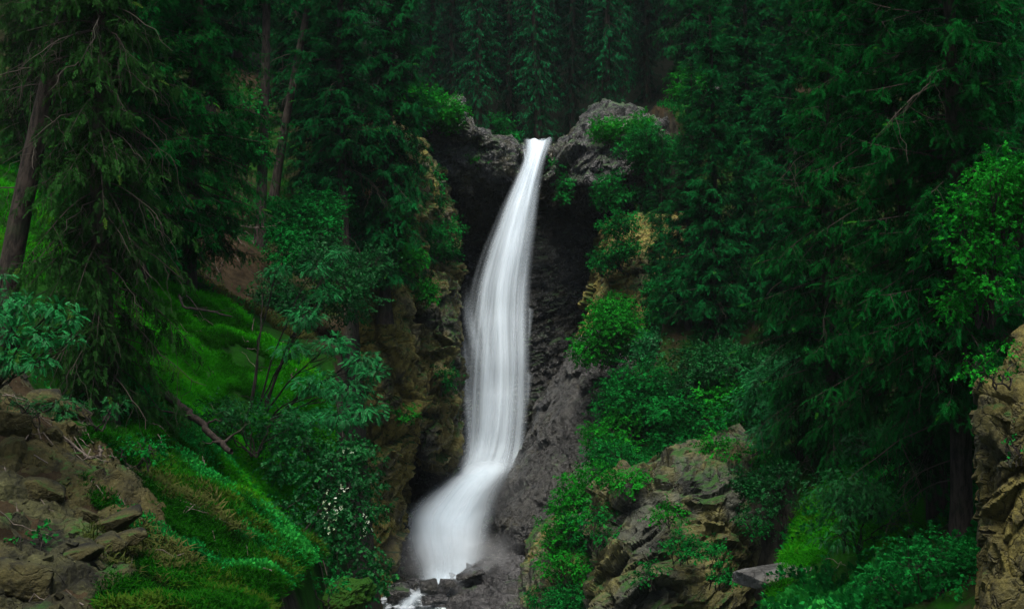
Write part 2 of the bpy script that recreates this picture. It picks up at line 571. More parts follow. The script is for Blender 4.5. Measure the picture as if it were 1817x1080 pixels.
def rock(name, label, cat, rings, mat, res=0.06, amp=(0.45, 0.16, 0.05), size=(1.9, 0.6), seed=1, n=3.2, squash=(1, 1, 1.3), group=None, skew=0.0, crack=(0.16, 0.25), tilt=0.9):
    """closed rock body lofted through rings: (py, pxl, pxr, D front, depth)"""
    rr = []
    for (py, xl, xr, D, dep) in rings:
        a, b = P(xl, py, D), P(xr, py, D)
        rr.append((a[2], a[0], b[0], D, dep))
    rr = np.array(sorted(rr))
    hgt = rr[-1, 0] - rr[0, 0]
    per = 2 * (np.max(rr[:, 2] - rr[:, 1]) + np.max(rr[:, 4]))
    nu = int(min(460, max(40, per / res)))
    nv = int(min(420, max(24, hgt / res)))
    z = np.linspace(rr[0, 0], rr[-1, 0], nv)
    xl, xr, yf, dp = (np.interp(z, rr[:, 0], rr[:, k]) for k in (1, 2, 3, 4))
    # round the ends over
    m = max(6, nv // 14)
    ramp = np.ones(nv)
    ramp[-m:] = np.sqrt(np.maximum(0, 1 - (np.arange(m) / (m - 1)) ** 2.5))
    ramp[:m] = ramp[-m:][::-1]
    ker = np.ones(5) / 5
    def sm(a):
        return np.convolve(np.pad(a, 2, mode='edge'), ker, 'valid')
    xl, xr, yf, dp = sm(xl), sm(xr), sm(yf), sm(dp)
    cx, rx, ry = (xl + xr) / 2, (xr - xl) / 2 * ramp, dp / 2 * ramp
    cy = yf + dp / 2
    # finer spacing on the face towards the valley
    th = np.linspace(0, 2 * np.pi, nu, endpoint=False)
    ct, st = np.cos(th), np.sin(th)
    sx = np.sign(ct) * np.abs(ct) ** (2 / n)
    sy = np.sign(st) * np.abs(st) ** (2 / n)
    G = np.stack([cx[:, None] + rx[:, None] * sx, cy[:, None] + ry[:, None] * sy, np.repeat(z[:, None], nu, 1)], -1)
    G[..., 0] += (G[..., 1] - yf[:, None]) * skew
    du = np.roll(G, -1, 1) - np.roll(G, 1, 1)
    dvv = np.gradient(G, axis=0)
    N = np.cross(du, dvv)
    N /= np.linalg.norm(N, axis=2, keepdims=True) + 1e-6
    N[0] = (0, 0, -1)
    N[-1] = (0, 0, 1)
    p = G.reshape(-1, 3)
    rot = np.array([[0.92, 0.1, 0.38], [-0.05, 0.99, -0.13], [-0.38, 0.1, 0.92]])
    q = (p @ rot.T) * np.array(squash) + 0.25 * fbm(p * 0.9, seed + 40, 2)[:, None]
    d = amp[0] * plates(q / size[0], seed, tilt=tilt, crack=crack[0]) + amp[1] * plates(q / size[1], seed + 20, crack=crack[1]) + amp[2] * fbm(p * 5.0, seed + 31, 4, 0.6)
    Nn = N.reshape(-1, 3) + 0.35 * np.stack([vnoise(p * 1.3, seed + s) for s in (51, 52, 53)], 1)
    G2 = (p + Nn * d[:, None]).reshape(G.shape)
    G2[0] = G2[0].mean(0)
    G2[-1] = G2[-1].mean(0)
    mbb = MB()
    mbb.grid(G2, wrap=True)
    loc = (float(cx[0]), float(cy[0]), float(z[0]))
    o = mbb.build(name, mat, loc=loc)
    tag(o, label, cat, group)
    return o


def boulder(name, label, cat, loc, size, mat, seed=0, rot=(0, 0, 0), nplanes=13, rough=0.04, group=None, res=48):
    """angular block: convex polyhedron cut by random planes, then worn"""
    rng = np.random.default_rng(seed)
    th = np.linspace(0, 2 * np.pi, res * 2, endpoint=False)
    ph = np.linspace(0.001, np.pi - 0.001, res)
    D = np.stack([np.sin(ph)[:, None] * np.cos(th), np.sin(ph)[:, None] * np.sin(th), np.repeat(np.cos(ph)[:, None], res * 2, 1)], -1)
    nn = rng.normal(size=(nplanes, 3))
    nn = np.concatenate([nn, np.eye(3), -np.eye(3)])
    nn /= np.linalg.norm(nn, axis=1, keepdims=True)
    dd = rng.uniform(0.75, 1.0, len(nn))
    dots = np.maximum(D @ nn.T, 1e-3) / dd
    r = 1.0 / (np.sum(dots ** 26, -1) ** (1 / 26))
    V = D * r[..., None] * np.array(size)
    p = V.reshape(-1, 3)
    V = V * (1 + rough * fbm(p * (2.2 / max(size)) * 2 + seed, seed, 4, 0.6)).reshape(r.shape)[..., None]
    from mathutils import Euler
    Rm = np.array(Euler(rot).to_matrix())
    V = V @ Rm.T
    mbb = MB()
    mbb.grid(V, wrap=True, flip=True)
    o = mbb.build(name, mat)
    o.location = loc
    tag(o, label, cat, group)
    return o


rock("cliff", "tall ochre rock buttress below the spruce on the gorge's west wall", "cliff",
     [(212, 640, 700, 51, 5), (235, 620, 735, 50, 8), (280, 590, 745, 49.5, 9), (400, 560, 742, 49.5, 9), (480, 560, 728, 49, 9), (560, 560, 722, 48.5, 9), (640, 560, 732, 48.5, 9),
      (700, 560, 738, 48.5, 9), (760, 560, 735, 49, 8), (830, 560, 705, 49, 8), (900, 560, 700, 49, 8), (1100, 560, 690, 48.5, 8)], M['rock_ochre'], seed=3, res=0.05, amp=(0.42, 0.2, 0.05), size=(1.3, 0.5), crack=(0.3, 0.3), tilt=1.2)
rock("cliff", "mossy grey rib of rock just beside the falling water, hollow underneath", "cliff",
     [(470, 735, 770, 53.5, 3), (500, 725, 795, 53, 5), (560, 725, 806, 52.5, 6), (640, 728, 808, 52.3, 6.5), (720, 715, 808, 52, 6.5), (780, 712, 808, 52.2, 6), (815, 740, 800, 53, 5), (840, 760, 790, 54, 3)],
     M['rock_mixed'], res=0.05, seed=11, amp=(0.34, 0.18, 0.05), size=(1.1, 0.42), crack=(0.3, 0.3), tilt=1.2)
rock("cliff", "wet grey rock shelf west of the waterfall lip, dark beneath", "cliff",
     [(178, 735, 800, 59, 6), (198, 725, 822, 58.6, 8), (220, 720, 850, 58.4, 9), (242, 715, 905, 58.6, 9), (258, 715, 930, 58.9, 9), (300, 715, 932, 59.0, 9), (330, 720, 918, 59.6, 8), (355, 730, 902, 61, 6), (400, 740, 890, 62.6, 4), (420, 750, 880, 63.5, 3)],
     M['rock_lip'], seed=21, amp=(0.42, 0.16, 0.05), size=(1.5, 0.5), squash=(0.8, 1, 1.9), tilt=1.3)
rock("cliff", "broken cliff of yellowish blocks and moss between buttress and lip", "cliff",
     [(245, 690, 745, 56, 7), (300, 690, 775, 55.5, 8), (380, 690, 800, 56, 8), (460, 690, 800, 56.5, 8), (600, 690, 790, 57, 7), (800, 690, 780, 58, 6)],
     M['rock_mixed'], res=0.05, seed=27, amp=(0.4, 0.18, 0.05), size=(1.1, 0.42), crack=(0.3, 0.3), tilt=1.2)
rock("cliff", "rounded grey rock mass east of the waterfall lip, overhanging a dark hollow", "cliff",
     [(186, 1062, 1140, 62, 5), (200, 1040, 1170, 61, 7), (228, 1005, 1200, 60, 9), (258, 976, 1200, 59.3, 9), (290, 964, 1185, 59, 9), (318, 962, 1180, 59.2, 9), (335, 985, 1170, 60, 8), (370, 1010, 1160, 62, 6), (395, 1040, 1150, 63, 5)],
     M['rock_lip'], seed=33, amp=(0.42, 0.17, 0.05), size=(1.5, 0.5), squash=(0.8, 1, 1.7), tilt=1.3)
rock("cliff", "dark layered wet rock wall behind the falling water", "cliff",
     [(268, 800, 1150, 63.6, 6), (330, 780, 1160, 64, 6), (390, 770, 1150, 63.4, 7), (480, 770, 1110, 62.6, 8), (600, 770, 1090, 62, 8), (720, 760, 1090, 61.2, 8), (850, 740, 1090, 60.5, 8), (1060, 690, 1090, 60, 8)],
     M['rock_wet'], seed=41, amp=(0.3, 0.2, 0.06), size=(1.5, 0.5), squash=(0.7, 1, 2.2))
rock("cliff", "pale ochre cliff showing between the conifers east of the falls", "cliff",
     [(375, 1085, 1230, 57.5, 6), (410, 1075, 1270, 56.5, 8), (500, 1065, 1290, 55.5, 9), (580, 1045, 1290, 54.5, 9), (660, 1040, 1290, 53.5, 9), (760, 1040, 1280, 52.5, 9)],
     M['rock_ochre'], seed=53, amp=(0.42, 0.16, 0.05), size=(1.5, 0.5))
rock("rock_dome", "big speckled dark rock dome at the waterfall's foot, east side", "rock",
     [(585, 1045, 1100, 54.5, 4), (620, 1025, 1150, 53.5, 6), (690, 985, 1180, 52.5, 8), (740, 955, 1180, 52, 9), (790, 940, 1180, 51.5, 9), (850, 910, 1170, 51, 9), (890, 885, 1160, 50.5, 9), (940, 868, 1140, 50, 9), (975, 880, 1120, 50, 8), (1010, 900, 1100, 50.5, 7)],
     M['rock_dome'], seed=61, amp=(0.26, 0.10, 0.05), size=(1.8, 0.5), n=2.6, squash=(1, 1, 1))
rock("rock_apron", "low wet rock apron sloping into the plunge pool", "rock",
     [(968, 880, 980, 52, 3), (985, 850, 1010, 50.5, 5), (1008, 800, 1040, 49, 6), (1035, 775, 1050, 48, 7), (1070, 745, 1060, 46.5, 8), (1130, 735, 1060, 45, 9)],
     M['rock_apron'], seed=71, amp=(0.16, 0.09, 0.04), size=(1.1, 0.4), n=2.6)
rock("rock_ledge", "dark wet ledge under the hollow at the west edge of the pool", "rock",
     [(905, 695, 725, 52.5, 4), (925, 680, 733, 52, 6), (970, 670, 742, 51.5, 7), (1030, 660, 748, 51, 7), (1080, 650, 735, 50.5, 7)],
     M['rock_wet'], seed=75, amp=(0.2, 0.08, 0.04), size=(1.0, 0.4))
rock("cliff", "blocky grey and yellow crag rising from the lower edge, below leafy shrubs", "cliff",
     [(790, 1270, 1325, 38, 4), (815, 1215, 1350, 37, 6), (850, 1130, 1375, 36, 7), (890, 1065, 1392, 35.5, 7.5), (950, 1045, 1398, 35, 8), (1020, 1040, 1370, 34.5, 8), (1100, 1040, 1360, 34, 8), (1160, 1030, 1370, 33.6, 8)],
     M['rock_crag'], res=0.045, seed=83, amp=(0.36, 0.2, 0.03), size=(1.1, 0.42), squash=(0.8, 1, 1.5), crack=(0.22, 0.25), skew=0.1, tilt=1.4)
rock("cliff", "low mossy outcrop at the stream side, half under grass", "cliff",
     [(925, 1000, 1090, 41, 4), (955, 975, 1100, 40, 6), (990, 950, 1100, 39, 7), (1040, 938, 1100, 38.5, 7), (1140, 935, 1100, 38, 7)],
     M['rock_mixed'], seed=89, amp=(0.3, 0.13, 0.05), size=(1.0, 0.4))
rock("cliff", "yellow fractured rock face at the frame's east border, nearest cliff", "cliff",
     [(560, 1830, 2000, 20.5, 4), (600, 1800, 2000, 19.6, 5), (660, 1760, 2000, 18.8, 6), (690, 1722, 2000, 18.4, 6), (740, 1712, 2000, 18.2, 6), (900, 1716, 2000, 18, 6), (1000, 1718, 2000, 17.8, 6), (1200, 1714, 2000, 17.5, 6)],
     M['rock_face'], res=0.024, seed=97, amp=(0.17, 0.085, 0.02), size=(0.6, 0.24), squash=(1, 1, 1.0), skew=0.42, crack=(0.25, 0.25), tilt=1.3)
rock("cliff", "pale grey cliff glimpsed far above the spruces", "cliff",
     [(-60, 1000, 1075, 118, 8), (0, 1010, 1070, 117, 9), (40, 1015, 1062, 116, 9), (80, 1010, 1070, 115, 9)], M['rock_far'], res=0.15, seed=103, amp=(0.8, 0.3, 0.1), size=(3, 1))

# rocky earth bank, lower west corner
bx = np.arange(-11.0, -2.7, 0.03)
by = np.arange(13.0, 23.5, 0.04)
BX, BY = np.meshgrid(bx, by)
bz = hz(BX.ravel(), BY.ravel())
pp = np.stack([BX.ravel(), BY.ravel(), bz * 1.2], 1)
pl = 0.15 * plates(pp / np.array([0.7, 0.6, 0.4]), 7, 0.8, 0.4, 0.15) + 0.09 * plates(pp / 0.36, 9) + 0.035 * fbm(pp * 5, 3, 4, 0.6)
msk = sstep(-4.3, -4.9, BX.ravel() + 0.35 * fbm(pp * 0.8, 3, 3)) * sstep(23.3, 21.6, BY.ravel()) * sstep(13.0, 13.6, BY.ravel())
BZ = (bz + pl * 1.0 * msk - 0.25 * (1 - msk) + 0.06 * msk - 0.22 * sstep(19.5, 22.5, BY.ravel())).reshape(BX.shape)
mb = MB()
mb.grid(np.stack([BX, BY, BZ], -1))
tag(mb.build("rocky_bank", M['rock_bank']), "stony earth bank with half buried slabs in the lower west corner", "rock bank")

BOULD = [  # px, py, D, size, rot, seed, label
    (95, 788, 20.0, (0.17, 0.16, 0.15), (0.2, 0.3, 0.4), 1, "small upright wedge of yellowish stone above the long cracked slab"),
    (142, 845, 19.6, (0.42, 0.25, 0.13), (0.25, 0.55, 0.2), 2, "long cracked yellow slab tilted on the earth bank, roots just above it"),
    (72, 895, 18.6, (0.42, 0.3, 0.26), (0.1, 0.15, 0.3), 3, "big rounded grey boulder half sunk in brown earth"),
    (152, 915, 18.4, (0.18, 0.15, 0.12), (0.3, 0.2, 0.9), 4, "small stone block resting between the grey boulder and the slabs"),
    (126, 928, 18.2, (0.12, 0.12, 0.09), (0.1, 0.4, 0.2), 5, "fist shaped stone leaning on the small stone block"),
    (212, 922, 18.4, (0.40, 0.25, 0.12), (0.2, -0.35, 0.1), 6, "flat tilted slab beside dry grass at the bank's edge"),
    (232, 950, 18.0, (0.28, 0.2, 0.09), (0.25, -0.2, 0.4), 7, "thin pale slab lying under the flat tilted slab"),
    (110, 1000, 17.3, (0.62, 0.32, 0.16), (0.1, -0.25, 0.1), 8, "longest slab of the bank, pale with a dark hollow above it"),
    (40, 1050, 16.6, (0.5, 0.3, 0.3), (0.1, 0.1, 0.2), 9, "square mossy block in the bottom corner of the bank"),
    (190, 966, 17.8, (0.3, 0.24, 0.14), (0.15, -0.3, 0.7), 10, "brown slab wedged between the longest slab and the thin pale slab"),
    (15, 835, 19.6, (0.4, 0.3, 0.3), (0.0, 0.2, 0.5), 11, "dark grey stone under leaf litter at the photograph's border"),
    (75, 725, 20.9, (0.36, 0.28, 0.2), (0.1, 0.0, 0.4), 12, "brown boulder below the blue green rowan leaves"),
    (130, 730, 20.9, (0.32, 0.25, 0.15), (0.1, 0.5, 0.4), 13, "low brown slab next to the boulder below the rowan"),
]
for (px, py, D, sz, rt, sd_, lb) in BOULD:
    q = P(px, py, D)
    q[2] = max(q[2], h1(q[0], q[1]) + sz[2] * 0.25)
    sz = tuple(a_ * 0.85 for a_ in sz)
    boulder("boulder", lb, "boulder", q, sz, M['rock_bank'], sd_ + 200, rt, group="stones on the earth bank")
for (px, py, D, sz, sd_, lb) in (
        (440, 1010, 21.5, (0.42, 0.35, 0.3), 1, "mossy hummock at the foot of the grassy bank, rounded and olive"),
        (500, 1000, 22.3, (0.5, 0.4, 0.22), 2, "long low mossy hummock next to the rounded olive one"),
        (395, 1005, 20.8, (0.25, 0.25, 0.28), 3, "small brownish mossy hummock beside hanging dry grass"),
        (610, 1060, 23.4, (0.5, 0.35, 0.25), 4, "mossy hummock under the white blossoms at the bottom edge"),
        (345, 1040, 19.3, (0.5, 0.4, 0.3), 5, "grassy stone hummock at the bottom edge by the earth bank")):
    boulder("mossy_hummock", lb, "mossy stone", P(px, py, D), sz, M['moss'], sd_ + 400, (0, 0.2, sd_), rough=0.12, nplanes=6, group="mossy hummocks on the bank")
for (px, py, D, sz, sd_, lb) in (
        (735, 1036, 48.6, (0.30, 0.3, 0.2), 1, "low dark wet stone at the pool's west rim, white water behind it"),
        (795, 1034, 47.6, (0.42, 0.3, 0.16), 2, "flat wet stone just east of the lone brown boulder"),
        (772, 1064, 45.9, (0.5, 0.3, 0.18), 3, "wet stone splitting the small cascade from the apron"),
        (838, 1018, 48.4, (0.55, 0.4, 0.18), 4, "wet stone on the apron under the foot of the fall")):
    boulder("boulder", lb, "boulder", P(px, py, D), sz, M['rock_apron'], sd_ + 500, (0.1, 0.1, sd_), group="wet stones at the pool outlet")
q = P(762, 1042, 47.0)
boulder("boulder", "brown boulder standing alone at the mouth of the plunge pool", "boulder", q, (0.33, 0.3, 0.32), M['rock_dome'], 331)
q = P(810, 1062, 45.6)
boulder("boulder", "small dark round stone in the stream at the bottom edge", "boulder", P(705, 1050, 46.5), (0.42, 0.4, 0.35), M['rock_wet'], 337)
boulder("boulder", "pale flat topped rock ledge sticking out of the grass below the crag's shoulder", "boulder", P(1385, 1018, 29.5), (0.95, 0.6, 0.22), M['rock_slab'], 341, (0.12, -0.13, 0.15))
boulder("boulder", "grey boulder on the slope top among conifers, bright shrub beside it", "boulder", P(1237, 165, 60), (0.95, 0.7, 0.62), M['rock_far'], 347)
boulder("boulder", "small white stone in the grass above the rounded lip rock", "boulder", P(1139, 211, 60), (0.26, 0.2, 0.14), M['rock_far'], 351)
boulder("boulder", "wet grey block stacked on the crag's west shoulder", "boulder", P(1110, 870, 37.2), (0.55, 0.45, 0.4), M['rock_crag'], 353, (0.2, 0.3, 0.4))
boulder("boulder", "rounded grey rock poking from shrubs above the crag", "boulder", P(1240, 765, 41), (0.5, 0.4, 0.3), M['rock_crag'], 357, (0.2, 0.3, 0.4))

# ------------------------------------------------------------------ water
FALL = [  # py, px west edge, px east edge, D
    (246, 931, 980, 63.5), (252, 931, 979, 62.2), (260, 931, 976, 60.9), (275, 931, 970, 60.2), (300, 922, 964, 59.7), (340, 903, 958, 59.3), (370, 889, 955, 59.0), (410, 873, 951, 58.7), (440, 860, 948, 58.5),
    (480, 846, 946, 58.3), (510, 836, 945, 58.1), (555, 825, 946, 57.8), (580, 821, 946, 57.4), (640, 815, 946, 57.0), (690, 812, 943, 56.8), (740, 811, 940, 56.5), (790, 810, 936, 56.2), (825, 802, 930, 55.4), (860, 778, 915, 54.4)]
BODY = FALL[:9] + [(480, 846, 944, 58.3), (510, 838, 942, 58.1), (555, 834, 940, 57.8), (600, 838, 940, 57.4), (640, 842, 941, 57.0), (690, 842, 940, 56.8), (740, 838, 938, 56.5), (790, 828, 933, 56.2), (825, 808, 928, 55.4), (860, 780, 914, 54.4)]
STEP = [(650, 830, 942, 56.9), (680, 832, 943, 56.4), (705, 830, 943, 56.0), (740, 828, 941, 55.8), (790, 822, 938, 55.5), (830, 808, 928, 54.9), (860, 785, 914, 54.0)]
THIN = [(585, 812, 838, 57.3), (640, 808, 850, 57.0), (700, 806, 858, 56.7), (760, 810, 862, 56.3), (810, 814, 866, 55.8), (850, 800, 860, 54.9)]
FAN = [(500, 815, 850, 57.6), (545, 812, 848, 57.0), (590, 816, 858, 56.5), (640, 828, 876, 56.3), (690, 838, 892, 56.1), (730, 842, 900, 55.9)]
LOWER = [(800, 822, 934, 56.0), (820, 806, 930, 55.2), (835, 795, 922, 54.5), (850, 774, 910, 53.9), (870, 750, 898, 53.4), (900, 720, 886, 52.8), (920, 710, 880, 52.4), (950, 714, 874, 51.9), (975, 722, 872, 51.2),
         (1000, 730, 868, 50.4), (1020, 736, 855, 49.6), (1036, 744, 800, 48.9)]


def sheet(tab, bulge, dy, nu=60, nv=160, ins=0.0, wav=0.12, seed=0, wex=0.0):
    tab = np.array(tab, float)
    s = np.linspace(0, len(tab) - 1, nv)
    k = np.arange(len(tab))
    py, a, b, D = (np.interp(s, k, tab[:, j]) for j in range(4))
    ker = np.ones(9) / 9
    a, b, D, py = (np.convolve(np.pad(x, 4, mode='reflect', reflect_type='odd'), ker, 'valid') for x in (a, b, D, py))
    u = np.linspace(0, 1, nu)
    G = np.zeros((nv, nu, 3))
    ww = b - a
    for i in range(nv):
        A = P(a[i] + ins * ww[i] - wex, py[i], D[i])
        B = P(b[i] - ins * ww[i] + wex, py[i], D[i])
        G[i] = A[None] * (1 - u)[:, None] + B[None] * u[:, None]
        G[i, :, 1] += dy - bulge * (np.sin(np.pi * u) ** 0.7) + 0.5 * bulge
    q = np.stack([np.repeat(u[None] * 5, nv, 0).ravel(), np.repeat((s * 0.22)[:, None], nu, 1).ravel(), np.full(nu * nv, seed * 3.3)], 1)
    G[..., 1] += wav * fbm(q, seed, 3).reshape(nv, nu)
    return G


def water_part(name, G, mat, parent):
    m = MB()
    m.grid(G)
    o = m.build(name, mat, parent, smooth=True)
    nv, nu = G.shape[:2]
    uvl = o.data.uv_layers.new(name="UVMap")
    li = np.zeros(len(o.data.loops), np.int32)
    o.data.loops.foreach_get("vertex_index", li)
    uv = np.stack([(li % nu) / (nu - 1), 1 - (li // nu) / (nv - 1)], 1).astype(np.float32)
    uvl.data.foreach_set("uv", uv.ravel())
    return o


wf = tag(empty("waterfall", P(800, 1030, 51)), "tall silky white waterfall dropping through the dark rock gorge", "waterfall")
wf_m = wf.location.copy()
WM = [water_mat("white water core", 8, 0.7, 0.28, 0.62, 1.0, 0.26, 3.0, (0.10, 0.0)),
      water_mat("white water veil", 14, 0.8, 0.36, 0.74, 0.7, 0.26, 11.0, (0.10, 0.02)),
      water_mat("white water strands", 20, 1.0, 0.42, 0.80, 0.5, 0.2, 23.0, (0.14, 0.05)),
      water_mat("white water spray", 6, 0.8, 0.26, 0.8, 0.38, 0.5, 31.0, (0.2, 0.15)),
      water_mat("lower white water core", 6, 1.0, 0.12, 0.42, 1.0, 0.32, 5.0, (0.06, 0.20)),
      water_mat("lower white water veil", 9, 1.0, 0.28, 0.70, 0.7, 0.40, 15.0, (0.14, 0.28)),
      water_mat("single white strand", 5, 2.4, 0.34, 0.72, 0.55, 0.42, 41.0, (0.25, 0.12)),
      water_mat("thin side veil", 8, 1.0, 0.30, 0.80, 0.55, 0.40, 47.0, (0.2, 0.2)),
      water_mat("fan strand", 5, 1.0, 0.22, 0.7, 0.55, 0.45, 57.0, (0.6, 0.45)),
      water_mat("white water step", 9, 0.7, 0.30, 0.70, 0.55, 0.36, 53.0, (0.3, 0.5))]


def rel(G):
    return G - np.array(wf_m)


def uneven(G, seed):
    """the lip is not a ruled line"""
    nv, nu = G.shape[:2]
    k = np.exp(-np.arange(nv) / 5.0)[:, None]
    u = np.stack([np.linspace(0, 5, nu), np.full(nu, seed * 1.7), np.zeros(nu)], 1)
    G[..., 2] += k * (0.09 * fbm(u, seed, 2))[None] - k * 0.06 * np.sin(np.pi * np.linspace(0, 1, nu))[None]
    return G


water_part("upper_fall", rel(uneven(sheet(BODY, 0.6, 0.0, seed=1, ins=-0.15, wex=2), 3)), WM[0], wf)
water_part("upper_veil", rel(uneven(sheet(FALL, 0.7, -0.12, seed=2, ins=-0.13, wex=3), 4)), WM[1], wf)
water_part("upper_strands", rel(uneven(sheet(BODY, 0.7, -0.3, seed=3, ins=-0.1, wex=3), 5)), WM[2], wf)
water_part("upper_spray", rel(sheet(FALL[3:], 0.9, -0.5, seed=5, wex=14)), WM[3], wf)
water_part("step_fall", rel(sheet(STEP, 0.6, -0.1, seed=21, ins=-0.13)), WM[9], wf)
water_part("thin_side_veil", rel(sheet(THIN, 0.2, -0.05, 40, 90, seed=22, wex=3)), WM[7], wf)
water_part("fan_strand", rel(sheet(FAN, 0.3, -0.2, 30, 90, seed=23, wex=3)), WM[8], wf)
water_part("lower_fall", rel(sheet(LOWER, 1.3, 0.0, seed=6, ins=-0.15)), WM[4], wf)
water_part("lower_veil", rel(sheet(LOWER, 1.6, -0.15, seed=7, ins=-0.12)), WM[5], wf)
water_part("lower_strands", rel(sheet(LOWER, 1.5, -0.3, seed=8, ins=-0.14)), WM[5], wf)
water_part("lower_spray", rel(sheet(LOWER, 1.8, -0.6, seed=9, wex=24)), WM[3], wf)
water_part("lip_strand", rel(sheet([(256, 922, 936, 60.6), (280, 926, 938, 59.5), (310, 926, 940, 59.2)], 0.1, -0.1, 16, 30, seed=12)), WM[6], wf)
for k, (yy, x0, L) in enumerate(((545, 938, 12), (660, 934, 16))):
    # little spouts springing off the ledges on the east edge
    water_part("ledge_spout", rel(sheet([(yy, x0 - 8, x0 + L, 58.6 - k * .2), (yy + 8, x0 - 6, x0 + L + 2, 58.3 - k * .2), (yy + 30, x0 - 4, x0 + L * .7, 58.1 - k * .2), (yy + 60, x0 - 4, x0 + L * .5, 57.9 - k * .2)], 0.1, 0, 20, 40, seed=60 + k)), WM[7], wf)


# foaming cascade at the outlet, bottom of the frame
cz = tag(empty("cascade", P(715, 1070, 45)), "small foaming cascade leaving the pool at the bottom edge", "cascade")
wf_m = cz.location.copy()
water_part("foam_sheet", rel(sheet([(1030, 735, 800, 49.0), (1045, 715, 780, 48.0), (1058, 698, 765, 46.8), (1070, 690, 755, 45.8), (1088, 680, 748, 45)], 0.4, -0.3, 40, 40, seed=17)), WM[5], cz)
water_part("foam_veil", rel(sheet([(1040, 720, 790, 48.0), (1055, 700, 768, 46.7), (1070, 690, 755, 45.6), (1088, 680, 748, 44.9)], 0.5, -0.5, 40, 40, seed=18)), WM[5], cz)


def stream_mat():
    t = NT("stream water")
    v = t.coord()
    n = t.noise(t.scaled(v, (3, 1.2, 1)), 1.2, 5, 0.6)
    f = t.ramp(n, 0.44, 0.62)
    col = t.mix(f, (0.03, 0.045, 0.05), (0.7, 0.76, 0.8))
    return t.finish(t.bsdf(col, t.mix(f, (0.1, 0.1, 0.1), (0.6, 0.6, 0.6)), 0.5, t.noise(v, 5, 4), 0.4, 0.1))


sy = np.arange(14, 62.0, 0.3)
su = np.linspace(-0.2, 1.2, 30)
A_, B_, Z_ = (lerp_tab(sy, STREAM, k) for k in (1, 2, 3))
G = np.stack([A_[:, None] + (B_ - A_)[:, None] * su, np.repeat(sy[:, None], 30, 1), np.repeat((Z_ + 0.28)[:, None], 30, 1)], -1)
G[..., 2] += 0.06 * fbm(G.reshape(-1, 3) * 1.4, 3, 3).reshape(G.shape[:2])
mb = MB()
mb.grid(G)
tag(mb.build("stream_water", stream_mat(), smooth=True), kind="structure")
G = np.stack(np.meshgrid(np.linspace(0.2, 2.0, 14), np.arange(62.2, 76, 0.3)), -1)
G = np.concatenate([G, np.zeros(G.shape[:2] + (1,))], -1)
G[..., 2] = 9.5 + (G[..., 1] - 62.2) * 0.05 + 0.03 * fbm(G.reshape(-1, 3) * 2, 8, 2).reshape(G.shape[:2])
mb = MB()
mb.grid(G)
tag(mb.build("upper_stream_water", stream_mat(), smooth=True), kind="structure")
# ------------------------------------------------------------------ spruces


def twig_shape(rng, n=11, length=0.30, width=0.05, spread=0.75, droop=0.22, extra=0.3):
    """one spray of needle tufts along +X; returns (quads, 4, 3)"""
    out = []
    ts = np.linspace(0.08, 1.0, n)
    for t in ts:
        p = np.array([t, 0, -droop * t * t])
        for sd_ in (-1, 1):
            a = spread * rng.uniform(0.6, 1.2)
            L = length * (1 - 0.45 * t) * rng.uniform(0.7, 1.25)
            d = np.array([math.cos(a), sd_ * math.sin(a), rng.uniform(-0.45, 0.2)])
            out.append((p, d, L))
        if rng.random() < extra:
            out.append((p, np.array([0.5, rng.uniform(-0.4, 0.4), rng.choice([-0.9, 0.7])]), length * 0.6))
    out.append((np.array([1.0, 0, -droop]), np.array([1, 0, -0.4]), length * 0.7))
    Q = []
    for p, d, L in out:
        d = d / np.linalg.norm(d)
        sdv = np.cross(d, [0.15 * rng.normal(), 0.15 * rng.normal(), 1.0])
        sdv /= np.linalg.norm(sdv)
        wv = sdv * width * rng.uniform(0.7, 1.3)
        e = p + d * L + np.array([0, 0, -0.12 * L])
        m = p + d * L * 0.45
        Q.append([p, m - wv, e, m + wv])
    return np.array(Q)


def place(mb, shapes, O, X, Sc, tint, rng, up=(0, 0, 1)):
    """many sprays at once: O origins, X directions, Sc lengths"""
    O, X = np.asarray(O, float), np.asarray(X, float)
    Sc, tint = np.asarray(Sc, float), np.asarray(tint, float)
    X = X / (np.linalg.norm(X, axis=1, keepdims=True) + 1e-9)
    upv = np.asarray(up, float) + rng.normal(scale=0.3, size=X.shape)
    Y = np.cross(upv, X)
    Y /= np.linalg.norm(Y, axis=1, keepdims=True) + 1e-9
    Z = np.cross(X, Y)
    which = rng.integers(0, len(shapes), len(O))
    for k, sh in enumerate(shapes):
        m = which == k
        if not m.any(): continue
        q = sh.reshape(-1, 3)
        V = O[m][:, None] + Sc[m][:, None, None] * (q[None, :, 0:1] * X[m][:, None] + q[None, :, 1:2] * Y[m][:, None] + q[None, :, 2:3] * Z[m][:, None])
        nq = len(sh)
        V = V.reshape(-1, 3)
        mb.add(V, np.arange(len(V)).reshape(-1, 4), np.repeat(tint[m], nq * 4))


